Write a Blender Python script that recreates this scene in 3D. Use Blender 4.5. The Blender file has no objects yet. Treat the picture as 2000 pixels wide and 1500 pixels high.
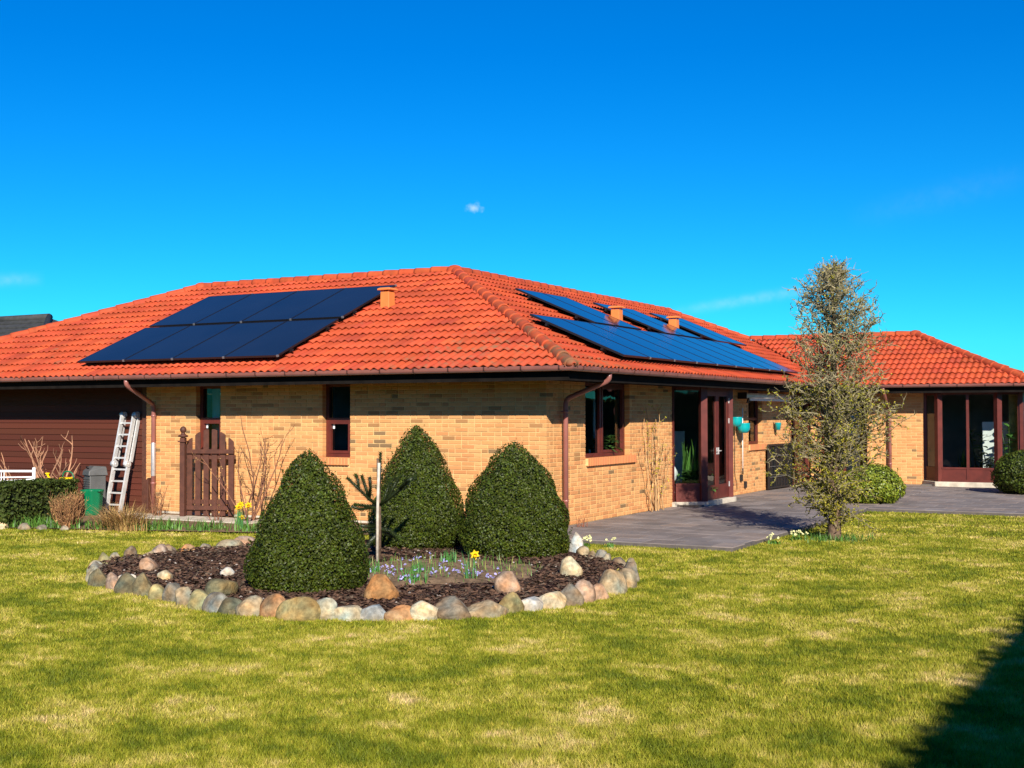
import bpy, bmesh, math, random
import numpy as np
from mathutils import Vector, Matrix, noise
random.seed(7); rng = np.random.default_rng(7)
SC = bpy.context.scene
COL = SC.collection
R = math.radians

# ------------------------------------------------------------------ camera
CAM = Vector((8.596, -16.707, 1.744))
FPX = 2424.05 / 2000.0            # focal length in picture widths
YAW, PITCH, ROLL = -0.5027, 0.0241, -0.0018
cf = Vector((math.sin(YAW) * math.cos(PITCH), math.cos(YAW) * math.cos(PITCH), math.sin(PITCH)))
cr0 = Vector((math.cos(YAW), -math.sin(YAW), 0)); cu0 = cr0.cross(cf)
cr = cr0 * math.cos(ROLL) + cu0 * math.sin(ROLL); cu = -cr0 * math.sin(ROLL) + cu0 * math.cos(ROLL)
cam_d = bpy.data.cameras.new("camera"); cam = bpy.data.objects.new("camera", cam_d); COL.objects.link(cam)
cam.matrix_world = Matrix(((cr.x, cu.x, -cf.x, CAM.x), (cr.y, cu.y, -cf.y, CAM.y), (cr.z, cu.z, -cf.z, CAM.z), (0, 0, 0, 1)))
cam_d.sensor_width = 36; cam_d.lens = 36 * FPX; cam_d.clip_start = 0.1; cam_d.clip_end = 3000
SC.camera = cam
def px(P):                          # photograph pixel (2000 wide) of a point, used to rank pieces by size in view
    d = Vector(P) - CAM; z = d.dot(cf)
    return 1000 + 2424.05 * d.dot(cr) / z, 750 - 2424.05 * d.dot(cu) / z, z

# ------------------------------------------------------------------ light
AZ, EL = R(38.5), R(27.9)
LD = Vector((-math.sin(AZ) * math.cos(EL), math.cos(AZ) * math.cos(EL), -math.sin(EL)))
sun_d = bpy.data.lights.new("sun", 'SUN'); sun = bpy.data.objects.new("sun", sun_d); COL.objects.link(sun)
sun_d.energy = 5.0; sun_d.angle = R(0.5); sun_d.color = (1.0, 0.93, 0.82)
sun.rotation_euler = LD.to_track_quat('-Z', 'Y').to_euler(); sun.location = (20, -30, 25)
W = bpy.data.worlds.new("World"); SC.world = W; W.use_nodes = True
wn = W.node_tree.nodes; wl = W.node_tree.links; wn.clear()
wout = wn.new('ShaderNodeOutputWorld'); wbg = wn.new('ShaderNodeBackground'); sky = wn.new('ShaderNodeTexSky')
sky.sky_type = 'NISHITA'; sky.sun_disc = False; sky.sun_elevation = EL; sky.sun_rotation = math.atan2(-LD.x, -LD.y)
sky.altitude = 0; sky.air_density = 1.0; sky.dust_density = 0.0; sky.ozone_density = 4.0
hs = wn.new('ShaderNodeHueSaturation'); hs.inputs['Saturation'].default_value = 1.45; hs.inputs['Value'].default_value = 1.0
tint = wn.new('ShaderNodeMix'); tint.data_type = 'RGBA'; tint.blend_type = 'MULTIPLY'; tint.inputs[0].default_value = 1.0
tint.inputs[7].default_value = (0.09, 0.82, 1.09, 1)
wl.new(sky.outputs[0], hs.inputs['Color']); wl.new(hs.outputs[0], tint.inputs[6])
# thin cloud: one small puff and faint high streaks, by direction
tc = wn.new('ShaderNodeTexCoord'); 
def dirpx(x, y): return (cf + cr * ((x - 1000) / 2424.05) + cu * ((750 - y) / 2424.05)).normalized()
pd = dirpx(925, 406)
vd = wn.new('ShaderNodeVectorMath'); vd.operation = 'SUBTRACT'; vd.inputs[1].default_value = pd; wl.new(tc.outputs['Generated'], vd.inputs[0])
vs = wn.new('ShaderNodeVectorMath'); vs.operation = 'MULTIPLY'; vs.inputs[1].default_value = (150, 150, 260); wl.new(vd.outputs[0], vs.inputs[0])
vln = wn.new('ShaderNodeVectorMath'); vln.operation = 'LENGTH'; wl.new(vs.outputs[0], vln.inputs[0])
cn = wn.new('ShaderNodeTexNoise'); cn.inputs['Scale'].default_value = 160; cn.inputs['Detail'].default_value = 4; wl.new(tc.outputs['Generated'], cn.inputs['Vector'])
ca = wn.new('ShaderNodeMath'); ca.operation = 'MULTIPLY_ADD'; ca.inputs[1].default_value = 2.6; wl.new(cn.outputs[0], ca.inputs[0]); wl.new(vln.outputs[1], ca.inputs[2])
cm = wn.new('ShaderNodeMapRange'); cm.interpolation_type = 'SMOOTHSTEP'; cm.inputs[1].default_value = 2.7; cm.inputs[2].default_value = 1.0; cm.inputs[3].default_value = 0; cm.inputs[4].default_value = 0.55
wl.new(ca.outputs[0], cm.inputs[0])
sm = wn.new('ShaderNodeMapping'); sm.inputs['Scale'].default_value = (1.2, 1.6, 14); sm.inputs['Rotation'].default_value = (0.08, -0.12, 0.3); wl.new(tc.outputs['Generated'], sm.inputs[0])
sn = wn.new('ShaderNodeTexNoise'); sn.inputs['Scale'].default_value = 2.2; sn.inputs['Detail'].default_value = 3; wl.new(sm.outputs[0], sn.inputs['Vector'])
smr = wn.new('ShaderNodeMapRange'); smr.inputs[1].default_value = 0.58; smr.inputs[2].default_value = 0.85; smr.inputs[3].default_value = 0; smr.inputs[4].default_value = 0.0; wl.new(sn.outputs[0], smr.inputs[0])
cadd = wn.new('ShaderNodeMath'); cadd.operation = 'MAXIMUM'; wl.new(cm.outputs[0], cadd.inputs[0]); wl.new(smr.outputs[0], cadd.inputs[1])
def wmath(op, a, b=None, c=None):
    n_ = wn.new('ShaderNodeMath'); n_.operation = op
    for i_, v_ in enumerate((a, b, c)):
        if v_ is None: continue
        if isinstance(v_, (int, float)): n_.inputs[i_].default_value = v_
        else: wl.new(v_, n_.inputs[i_])
    return n_.outputs[0]
def streak(x0, y0, x1, y1, wid, amt):           # a thin high vapour trail between two directions
    global cadd
    a_, b_ = dirpx(x0, y0), dirpx(x1, y1); mid = ((a_ + b_) / 2).normalized(); ax = (b_ - a_); hl = ax.length / 2; ax.normalize(); ay = mid.cross(ax).normalized()
    def dot(v_): n_ = wn.new('ShaderNodeVectorMath'); n_.operation = 'DOT_PRODUCT'; n_.inputs[1].default_value = v_; wl.new(tc.outputs['Generated'], n_.inputs[0]); return n_.outputs['Value']
    u_ = wmath('DIVIDE', wmath('ABSOLUTE', wmath('SUBTRACT', dot(ax), float(mid.dot(ax)))), hl); v_ = wmath('DIVIDE', dot(ay), wid / 2424.0)
    e_ = wmath('EXPONENT', wmath('MULTIPLY', wmath('MULTIPLY', v_, v_), -1.0)); f_ = wmath('MAXIMUM', wmath('SUBTRACT', 1.0, wmath('MULTIPLY', u_, u_)), 0.0)
    front = wmath('GREATER_THAN', dot(mid), 0.0)
    t_ = wmath('MULTIPLY', wmath('MULTIPLY', wmath('MULTIPLY', e_, f_), front), wmath('MULTIPLY', cn.outputs[0], amt * 2))
    n_ = wn.new('ShaderNodeMath'); n_.operation = 'MAXIMUM'; wl.new(cadd.outputs[0], n_.inputs[0]); wl.new(t_, n_.inputs[1]); cadd = n_
streak(1300, 612, 1640, 556, 9, .13); streak(-60, 548, 90, 545, 10, .10); streak(1650, 430, 2050, 330, 22, .018)
cmx = wn.new('ShaderNodeMix'); cmx.data_type = 'RGBA'; wl.new(cadd.outputs[0], cmx.inputs[0]); wl.new(tint.outputs[2], cmx.inputs[6]); cmx.inputs[7].default_value = (6.5, 8.0, 10.5, 1)
wl.new(cmx.outputs[2], wbg.inputs[0]); wbg.inputs[1].default_value = 0.079
wl.new(wbg.outputs[0], wout.inputs[0])
vsn = SC.view_settings; vsn.view_transform = 'Standard'; vsn.look = 'None'; vsn.exposure = 0.66; vsn.gamma = 1.0; vsn.use_curve_mapping = False
SC.cycles.use_denoising = True
SC.cycles.max_bounces = 8; SC.cycles.transparent_max_bounces = 12

# ------------------------------------------------------------------ helpers
def lin(r, g, b):
    f = lambda c: (c / 255 / 12.92) if c <= 10 else ((c / 255 + 0.055) / 1.055) ** 2.4
    return (f(r), f(g), f(b))
def tag(o, label=None, cat=None, group=None, kind=None):
    if label: o['label'] = label
    if cat: o['category'] = cat
    if group: o['group'] = group
    if kind: o['kind'] = kind
    return o
def link(o, parent=None):
    COL.objects.link(o)
    if parent is not None: o.parent = parent
    return o
def empty(name, loc=(0, 0, 0), rz=0.0, parent=None):
    o = bpy.data.objects.new(name, None); o.location = loc; o.rotation_euler = (0, 0, rz); o.empty_display_size = 0.2
    return link(o, parent)
def copy_tree(o, parent=None):
    c = o.copy(); COL.objects.link(c); c.parent = parent
    for ch in list(o.children): copy_tree(ch, c)
    return c
def npmesh(name, V, F, mat, tint=None, smooth=False):
    V = np.asarray(V, np.float32); F = np.asarray(F, np.int32)
    me = bpy.data.meshes.new(name); n, k = F.shape
    me.vertices.add(len(V)); me.vertices.foreach_set('co', V.ravel())
    me.loops.add(n * k); me.loops.foreach_set('vertex_index', F.ravel())
    me.polygons.add(n); me.polygons.foreach_set('loop_start', np.arange(0, n * k, k, dtype=np.int32))
    me.update(calc_edges=True)
    if smooth: me.polygons.foreach_set('use_smooth', np.ones(n, bool))
    if tint is not None:
        a = me.color_attributes.new('tint', 'FLOAT_COLOR', 'POINT')
        t = np.ones((len(V), 4), np.float32); t[:, :3] = tint; a.data.foreach_set('color', t.ravel())
    me.materials.append(mat); me.validate()
    return me
def npobj(name, V, F, mat, parent=None, tint=None, smooth=False):
    return link(bpy.data.objects.new(name, npmesh(name, V, F, mat, tint, smooth)), parent)
class MB:
    def __init__(s): s.v = []; s.f = []; s.c = []; s.sm = []
    def add(s, vs, fs, tint=(1, 1, 1), smooth=False):
        b = len(s.v); s.v += [tuple(v) for v in vs]; s.f += [tuple(i + b for i in f) for f in fs]
        s.c += [tint] * len(vs); s.sm += [smooth] * len(fs)
    def box(s, c, d, M=None, tint=(1, 1, 1)):
        vs = []
        for x in (-.5, .5):
            for y in (-.5, .5):
                for z in (-.5, .5):
                    v = Vector((x * d[0], y * d[1], z * d[2]))
                    if M is not None: v = M @ v
                    vs.append((v[0] + c[0], v[1] + c[1], v[2] + c[2]))
        s.add(vs, [(0, 1, 3, 2), (4, 6, 7, 5), (0, 4, 5, 1), (2, 3, 7, 6), (0, 2, 6, 4), (1, 5, 7, 3)], tint)
    def bb(s, x0, x1, y0, y1, z0, z1, tint=(1, 1, 1)):
        s.box(((x0 + x1) / 2, (y0 + y1) / 2, (z0 + z1) / 2), (x1 - x0, y1 - y0, z1 - z0), None, tint)
    def beam(s, a, b, w, h, up=(0, 0, 1), tint=(1, 1, 1)):
        a = Vector(a); b = Vector(b); d = (b - a); L = d.length; d.normalize(); u = Vector(up)
        sx = d.cross(u)
        if sx.length < 1e-4: sx = d.cross(Vector((1, 0, 0)))
        sx.normalize(); u = sx.cross(d)
        M = Matrix((d, sx, u)).transposed(); s.box((a + b) / 2, (L, w, h), M, tint)
    def tube(s, P, r, n=8, cap=True, tint=(1, 1, 1), smooth=True):
        P = [Vector(p) for p in P]; rr = r if hasattr(r, '__len__') else [r] * len(P)
        vs = []; fs = []; prev = None
        for i, p in enumerate(P):
            d = (P[min(i + 1, len(P) - 1)] - P[max(i - 1, 0)])
            d = d.normalized() if d.length > 1e-7 else Vector((0, 0, 1))
            if prev is None:
                a = d.cross(Vector((0, 0, 1)))
                if a.length < 1e-3: a = Vector((1, 0, 0))
            else:
                a = prev - d * prev.dot(d)
                if a.length < 1e-5: a = d.orthogonal()
            a.normalize(); prev = a; b = d.cross(a)
            for k in range(n):
                t = 2 * math.pi * k / n
                vs.append(p + (a * math.cos(t) + b * math.sin(t)) * rr[i])
        for i in range(len(P) - 1):
            for k in range(n):
                k2 = (k + 1) % n
                fs.append((i * n + k, i * n + k2, (i + 1) * n + k2, (i + 1) * n + k))
        s.add(vs, fs, tint, smooth)
        if cap:
            b0 = len(s.v) - len(vs)
            s.f.append(tuple(b0 + k for k in range(n - 1, -1, -1))); s.sm.append(False)
            e0 = b0 + (len(P) - 1) * n; s.f.append(tuple(e0 + k for k in range(n))); s.sm.append(False)
    def lathe(s, prof, c=(0, 0, 0), n=20, tint=(1, 1, 1), wob=None):
        vs = []; fs = []
        for i, (r, z) in enumerate(prof):
            for k in range(n):
                t = 2 * math.pi * k / n; rr = r * (wob(t) if wob else 1)
                vs.append((c[0] + rr * math.cos(t), c[1] + rr * math.sin(t), c[2] + z))
        for i in range(len(prof) - 1):
            for k in range(n):
                k2 = (k + 1) % n; fs.append((i * n + k, i * n + k2, (i + 1) * n + k2, (i + 1) * n + k))
        s.add(vs, fs, tint, True)
    def mesh(s, name, mat, tinted=False):
        me = bpy.data.meshes.new(name); me.from_pydata(s.v, [], s.f)
        if any(s.sm): me.polygons.foreach_set('use_smooth', s.sm)
        if tinted:
            a = me.color_attributes.new('tint', 'FLOAT_COLOR', 'POINT')
            t = np.ones((len(s.v), 4), np.float32); t[:, :3] = np.array(s.c, np.float32); a.data.foreach_set('color', t.ravel())
        me.materials.append(mat); me.update(); return me
    def build(s, name, mat, parent=None, tinted=False, loc=None):
        o = bpy.data.objects.new(name, s.mesh(name, mat, tinted))
        if loc is not None: o.location = loc
        return link(o, parent)
def bevel(o, w=0.004, seg=1):
    m = o.modifiers.new('bevel', 'BEVEL'); m.width = w; m.segments = seg; m.limit_method = 'ANGLE'; return o

# ------------------------------------------------------------------ materials
def mat(name, col, rough=0.7, var=0.12, scale=6.0, bump=0.0, bscale=60.0, spec=0.5, metal=0.0, tinted=False, col2=None, coat=0.0, sss=None, cvar=(0.35, 0.65)):
    m = bpy.data.materials.new(name); m.use_nodes = True; n = m.node_tree.nodes; l = m.node_tree.links
    b = n['Principled BSDF']; b.inputs['Roughness'].default_value = rough; b.inputs['Specular IOR Level'].default_value = spec; b.inputs['Metallic'].default_value = metal
    b.inputs['Coat Weight'].default_value = coat
    g = n.new('ShaderNodeNewGeometry')
    nz = n.new('ShaderNodeTexNoise'); nz.inputs['Scale'].default_value = scale; nz.inputs['Detail'].default_value = 4; l.new(g.outputs['Position'], nz.inputs['Vector'])
    rm = n.new('ShaderNodeMapRange'); rm.inputs[1].default_value = cvar[0]; rm.inputs[2].default_value = cvar[1]; l.new(nz.outputs[0], rm.inputs[0])
    mx = n.new('ShaderNodeMix'); mx.data_type = 'RGBA'; l.new(rm.outputs[0], mx.inputs[0])
    c2 = col2 if col2 else tuple(min(1, c * (1 + var)) for c in col); c1 = col if col2 else tuple(c * (1 - var) for c in col)
    mx.inputs[6].default_value = (*c1, 1); mx.inputs[7].default_value = (*c2, 1)
    out = mx.outputs[2]
    if tinted:
        at = n.new('ShaderNodeAttribute'); at.attribute_name = 'tint'
        m2 = n.new('ShaderNodeMix'); m2.data_type = 'RGBA'; m2.blend_type = 'MULTIPLY'; m2.inputs[0].default_value = 1
        l.new(out, m2.inputs[6]); l.new(at.outputs['Color'], m2.inputs[7]); out = m2.outputs[2]
    l.new(out, b.inputs['Base Color'])
    if bump:
        bz = n.new('ShaderNodeTexNoise'); bz.inputs['Scale'].default_value = bscale; bz.inputs['Detail'].default_value = 3; l.new(g.outputs['Position'], bz.inputs['Vector'])
        bp = n.new('ShaderNodeBump'); bp.inputs['Strength'].default_value = bump; bp.inputs['Distance'].default_value = 0.01
        l.new(bz.outputs[0], bp.inputs['Height']); l.new(bp.outputs[0], b.inputs['Normal'])
    return m
def leafmat(name, col, rough=0.5, trans=0.25, spec=0.5):
    m = mat(name, col, rough, 0.25, 9.0, spec=spec, tinted=True)
    n = m.node_tree.nodes; l = m.node_tree.links; b = n['Principled BSDF']; o = n['Material Output']
    t = n.new('ShaderNodeBsdfTranslucent'); mixs = n.new('ShaderNodeMixShader'); mixs.inputs[0].default_value = trans
    src = b.inputs['Base Color'].links[0].from_socket; l.new(src, t.inputs[0])
    l.new(b.outputs[0], mixs.inputs[1]); l.new(t.outputs[0], mixs.inputs[2]); l.new(mixs.outputs[0], o.inputs[0])
    return m
def glassmat(name, tintc=(0.82, 0.88, 0.86), ior=1.55, boost=1.0):
    m = bpy.data.materials.new(name); m.use_nodes = True; n = m.node_tree.nodes; l = m.node_tree.links; n.clear()
    o = n.new('ShaderNodeOutputMaterial'); tr = n.new('ShaderNodeBsdfTransparent'); tr.inputs[0].default_value = (*tintc, 1)
    gl = n.new('ShaderNodeBsdfGlossy'); gl.inputs['Roughness'].default_value = 0.01
    f = n.new('ShaderNodeFresnel'); f.inputs[0].default_value = ior
    # slight waviness of the pane
    g = n.new('ShaderNodeNewGeometry'); nz = n.new('ShaderNodeTexNoise'); nz.inputs['Scale'].default_value = 2.5; l.new(g.outputs['Position'], nz.inputs['Vector'])
    bp = n.new('ShaderNodeBump'); bp.inputs['Strength'].default_value = 0.05; bp.inputs['Distance'].default_value = 0.05; l.new(nz.outputs[0], bp.inputs['Height']); l.new(bp.outputs[0], gl.inputs['Normal'])
    mx = n.new('ShaderNodeMixShader'); l.new(f.outputs[0], mx.inputs[0]); l.new(tr.outputs[0], mx.inputs[1]); l.new(gl.outputs[0], mx.inputs[2]); l.new(mx.outputs[0], o.inputs[0])
    return m
M_brick = mat('brick', (.97, .97, .97), 0.85, 0.09, 1.6, bump=0.35, bscale=90, tinted=True, spec=0.2)
M_mortar = mat('mortar', (0.66, 0.44, 0.20), 0.95, 0.15, 8, bump=0.4, bscale=120, spec=0.1)
M_tile = mat('roof_tile', (0.40, 0.056, 0.017), 0.72, 0.17, 1.3, tinted=True, bump=0.15, bscale=40, spec=0.3)
# lichen and soot that have grown on the tiles of the weather corner
def lichen(m, amount):
    n = m.node_tree.nodes; l = m.node_tree.links; b = n['Principled BSDF']; src = b.inputs['Base Color'].links[0].from_socket
    g = n.new('ShaderNodeNewGeometry')
    n1 = n.new('ShaderNodeTexNoise'); n1.inputs['Scale'].default_value = 7; n1.inputs['Detail'].default_value = 6; l.new(g.outputs['Position'], n1.inputs['Vector'])
    n2 = n.new('ShaderNodeTexNoise'); n2.inputs['Scale'].default_value = 0.55; n2.inputs['Detail'].default_value = 2; l.new(g.outputs['Position'], n2.inputs['Vector'])
    d = n.new('ShaderNodeVectorMath'); d.operation = 'DISTANCE'; d.inputs[1].default_value = (0.7, -0.8, 2.45); l.new(g.outputs['Position'], d.inputs[0])
    mr = n.new('ShaderNodeMapRange'); mr.inputs[1].default_value = 4.2; mr.inputs[2].default_value = 0.3; mr.inputs[3].default_value = -0.06; mr.inputs[4].default_value = 0.26 * amount; l.new(d.outputs[1], mr.inputs[0])
    a1 = n.new('ShaderNodeMath'); a1.operation = 'ADD'; l.new(n1.outputs[0], a1.inputs[0]); l.new(mr.outputs[0], a1.inputs[1])
    a2 = n.new('ShaderNodeMath'); a2.operation = 'MULTIPLY_ADD'; a2.inputs[1].default_value = 0.35; l.new(n2.outputs[0], a2.inputs[0]); l.new(a1.outputs[0], a2.inputs[2])
    k = n.new('ShaderNodeMapRange'); k.inputs[1].default_value = 0.76; k.inputs[2].default_value = 0.98; k.inputs[4].default_value = 0.85; l.new(a2.outputs[0], k.inputs[0])
    mx = n.new('ShaderNodeMix'); mx.data_type = 'RGBA'; l.new(k.outputs[0], mx.inputs[0]); l.new(src, mx.inputs[6]); mx.inputs[7].default_value = (0.17, 0.095, 0.045, 1)
    l.new(mx.outputs[2], b.inputs['Base Color'])
lichen(M_tile, 0.62)
M_cap = mat('ridge_tile', (0.42, 0.068, 0.023), 0.75, 0.18, 5, tinted=True, bump=0.2, bscale=50, spec=0.25); lichen(M_cap, 1.05)
M_deck = mat('roof_deck', (0.05, 0.03, 0.02), 0.9)
M_vent = mat('vent_plastic', (0.66, 0.19, 0.04), 0.6, 0.06, 4)
M_gutter = mat('gutter', (0.27, 0.10, 0.082), 0.34, 0.12, 3, spec=0.6)
M_galv = mat('galvanised', (0.55, 0.52, 0.52), 0.4, 0.1, 20, metal=0.6)
M_dark = mat('dark_timber', (0.009, 0.007, 0.006), 0.9, 0.3, 5, spec=0.1)
M_wood = mat('red_brown_timber', (0.105, 0.018, 0.011), 0.5, 0.18, 6, bump=0.1, bscale=40)
M_board = mat('cladding_board', (0.085, 0.022, 0.011), 0.7, 0.0, 4, tinted=True, bump=0.3, bscale=35, spec=0.3)
M_gate = mat('gate_timber', (0.085, 0.027, 0.014), 0.65, 0.2, 12, bump=0.2, bscale=60)
M_conc = mat('concrete', (0.52, 0.46, 0.36), 0.9, 0.2, 6, bump=0.3, bscale=70, spec=0.2)
M_paver = mat('paver', (0.225, 0.186, 0.165), 0.85, 0.16, 2.2, tinted=True, bump=0.3, bscale=90, spec=0.25)
M_joint = mat('joint_sand', (0.10, 0.085, 0.075), 0.95, 0.2, 12)
M_glass = glassmat('window_glass'); M_glassd = glassmat('bay_glass', (0.80, 0.86, 0.84))
M_white = mat('white_paint', (0.80, 0.80, 0.78), 0.5, 0.05)
M_room = mat('room_wall', (0.30, 0.30, 0.295), 0.9, 0.05); M_floor = mat('room_floor', (0.12, 0.105, 0.09), 0.6, 0.1)
M_black = mat('black_metal', (0.012, 0.012, 0.013), 0.45, 0.1)
M_alu = mat('aluminium', (0.66, 0.65, 0.63), 0.45, 0.1, 15, metal=0.35)
M_clamp = mat('clamp_metal', (0.22, 0.22, 0.22), 0.5, 0.1, metal=0.5)
M_teal = mat('teal_glaze', (0.0, 0.32, 0.33), 0.35, 0.05, coat=0.3)
M_stone = mat('stone', (1, 1, 1), 0.85, 0.40, 26, tinted=True, bump=0.8, bscale=38, spec=0.2)
M_box = leafmat('boxwood_leaf', (0.050, 0.073, 0.006), 0.50, 0.16, 0.28)
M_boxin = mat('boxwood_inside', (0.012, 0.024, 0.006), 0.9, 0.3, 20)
M_ball = leafmat('golden_leaf', (0.20, 0.26, 0.018), 0.45, 0.25)
M_hedge = leafmat('hedge_leaf', (0.052, 0.078, 0.014), 0.6, 0.2, 0.2)
M_bark = mat('bark', (0.12, 0.075, 0.045), 0.9, 0.3, 18, bump=0.8, bscale=40)
M_twig = mat('twig', (0.20, 0.165, 0.085), 0.8, 0.3, 8, tinted=True, spec=0.2)
M_dead = mat('dead_branch', (0.40, 0.25, 0.16), 0.85, 0.3, 10, tinted=True)
M_bud = leafmat('larch_bud', (0.44, 0.42, 0.026), 0.6, 0.3)
M_green = leafmat('bulb_leaf', (0.12, 0.26, 0.045), 0.45, 0.3)
M_house = leafmat('indoor_leaf', (0.07, 0.16, 0.035), 0.35, 0.2)
M_straw = leafmat('straw', (0.52, 0.34, 0.13), 0.8, 0.3)
M_yell = leafmat('yellow_petal', (0.90, 0.62, 0.01), 0.5, 0.3)
M_lilac = leafmat('lilac_petal', (0.42, 0.40, 0.80), 0.5, 0.3)
M_cream = leafmat('cream_petal', (0.85, 0.84, 0.40), 0.5, 0.3)
M_arau = leafmat('monkey_puzzle_leaf', (0.022, 0.034, 0.008), 0.45, 0.1)
M_mulch = mat('mulch_soil', (0.050, 0.025, 0.018), 0.95, 0.4, 18, bump=1.0, bscale=30, spec=0.1)
M_chip = mat('bark_chip', (0.100, 0.055, 0.034), 0.9, 0.3, 20, tinted=True, spec=0.15)
M_soil = mat('soil', (0.20, 0.13, 0.075), 0.95, 0.35, 9, bump=0.8, bscale=30, spec=0.1)
M_greenp = mat('green_plastic', (0.0, 0.14, 0.055), 0.4, 0.08)
M_greyp = mat('grey_plastic', (0.085, 0.085, 0.082), 0.5, 0.15)
M_yelp = mat('yellow_plastic', (0.85, 0.60, 0.0), 0.4, 0.05)
M_curt = mat('curtain_cloth', (0.80, 0.80, 0.78), 0.9, 0.05)
M_frame = mat('panel_frame', (0.010, 0.010, 0.012), 0.35, 0.05)
M_slate = mat('dark_roof', (0.035, 0.035, 0.034), 0.8, 0.25, 5, bump=0.5, bscale=14)
# solar glass: near-black cells under anti-reflective glass
M_solar = mat('solar_glass', (0.010, 0.012, 0.016), 0.10, 0.15, 0.9, spec=0.42)
_b = M_solar.node_tree.nodes['Principled BSDF']; _b.inputs['IOR'].default_value = 1.36; _b.inputs['Coat Weight'].default_value = 0.0
# lawn: green and straw patches
def lawncol(n, l):
    g = n.new('ShaderNodeNewGeometry')
    mp = n.new('ShaderNodeMapping'); mp.inputs['Rotation'].default_value = (0, 0, 0.5); mp.inputs['Scale'].default_value = (1.0, 1.05, 0.0); l.new(g.outputs['Position'], mp.inputs[0])
    a = n.new('ShaderNodeTexNoise'); a.inputs['Scale'].default_value = 1.15; a.inputs['Detail'].default_value = 6; a.inputs['Roughness'].default_value = 0.62; l.new(mp.outputs[0], a.inputs['Vector'])
    b = n.new('ShaderNodeTexNoise'); b.inputs['Scale'].default_value = 5.0; b.inputs['Detail'].default_value = 5; b.inputs['Roughness'].default_value = 0.7; l.new(mp.outputs[0], b.inputs['Vector'])
    s = n.new('ShaderNodeMath'); s.operation = 'MULTIPLY_ADD'; s.inputs[1].default_value = 0.85; l.new(b.outputs[0], s.inputs[0]); l.new(a.outputs[0], s.inputs[2])
    q_ = n.new('ShaderNodeMapRange'); q_.inputs[1].default_value = 0.575; q_.inputs[2].default_value = 1.275; l.new(s.outputs[0], q_.inputs[0]); r = n.new('ShaderNodeValToRGB'); l.new(q_.outputs[0], r.inputs[0]); e = r.color_ramp.elements
    e[0].position = 0.28; e[0].color = (0.140, 0.178, 0.010, 1); e[1].position = 0.87; e[1].color = (0.66, 0.52, 0.22, 1)
    for pos, c in ((0.42, (0.240, 0.260, 0.015, 1)), (0.55, (0.350, 0.340, 0.032, 1)), (0.68, (0.49, 0.43, 0.085, 1))):
        k = e.new(pos); k.color = c
    return r.outputs[0]
M_lawn = bpy.data.materials.new('lawn_soil'); M_lawn.use_nodes = True; _n = M_lawn.node_tree.nodes; _l = M_lawn.node_tree.links
_c = lawncol(_n, _l); _m = _n.new('ShaderNodeMix'); _m.data_type = 'RGBA'; _m.blend_type = 'MULTIPLY'; _m.inputs[0].default_value = 1; _m.inputs[7].default_value = (0.55, 0.52, 0.5, 1)
_l.new(_c, _m.inputs[6]); _l.new(_m.outputs[2], _n['Principled BSDF'].inputs['Base Color']); _n['Principled BSDF'].inputs['Roughness'].default_value = 0.95; _n['Principled BSDF'].inputs['Specular IOR Level'].default_value = 0.1
M_grass = bpy.data.materials.new('grass_blade'); M_grass.use_nodes = True; _n = M_grass.node_tree.nodes; _l = M_grass.node_tree.links
_c = lawncol(_n, _l); _a = _n.new('ShaderNodeAttribute'); _a.attribute_name = 'tint'; _m = _n.new('ShaderNodeMix'); _m.data_type = 'RGBA'; _m.blend_type = 'MULTIPLY'; _m.inputs[0].default_value = 1
_l.new(_c, _m.inputs[6]); _l.new(_a.outputs['Color'], _m.inputs[7]); _b = _n['Principled BSDF']; _l.new(_m.outputs[2], _b.inputs['Base Color']); _b.inputs['Roughness'].default_value = 0.6; _b.inputs['Specular IOR Level'].default_value = 0.25
_t = _n.new('ShaderNodeBsdfTranslucent'); _l.new(_m.outputs[2], _t.inputs[0]); _x = _n.new('ShaderNodeMixShader'); _x.inputs[0].default_value = 0.3
_l.new(_b.outputs[0], _x.inputs[1]); _l.new(_t.outputs[0], _x.inputs[2]); _l.new(_x.outputs[0], _n['Material Output'].inputs[0])

# ------------------------------------------------------------------ setting: ground, terrace, path
LZ = -0.06
m = MB(); m.add([(-400, -400, LZ), (400, -400, LZ), (400, 600, LZ), (-400, 600, LZ)], [(0, 1, 2, 3)])
lawn = tag(m.build('lawn', M_lawn), 'green lawn with straw coloured dry patches', kind='structure')
m = MB(); m.add([(-13, -3.9, LZ + .02), (-8.1, -3.35, LZ + .02), (-6.0, -2.72, LZ + .02), (-3.7, -2.05, LZ + .02), (-1.9, -1.5, LZ + .02), (0.0, -1.25, LZ + .02), (0.0, 0.01, LZ + .02), (-15, 0.2, LZ + .02)], [tuple(range(8))])
tag(m.build('flower_border_soil', M_soil), 'bare soil border along the house wall', kind='structure')
m = MB(); m.bb(-8.3, -4.9, -1.05, -0.35, LZ - .05, LZ + .035)
tag(bevel(m.build('garden_path', M_conc)), 'pale concrete path in front of the picket gate', kind='structure')
m = MB()
m.bb(0.0, 3.3, -1.1, 16.0, -0.3, -0.012); m.bb(3.302, 9.2, 6.5, 16.0, -0.3, -0.012)
terrace = tag(m.build('terrace', M_joint), 'grey paved terrace along the house', kind='structure')
pav = []
PS = 0.50
for (x0, x1, y0, y1) in ((0.0, 3.3, -1.1, 14.7), (3.3, 9.2, 6.5, 14.7)):
    j = 0; y = y0
    while y < y1 - .05:
        off = PS / 2 if j % 2 else 0; x = x0 - off
        while x < x1 - .02:
            a, b = max(x, x0), min(x + PS, x1); c, d = y, min(y + PS, y1)
            if b - a > .06: pav.append((a, b, c, d))
            x += PS
        y += PS; j += 1
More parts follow.
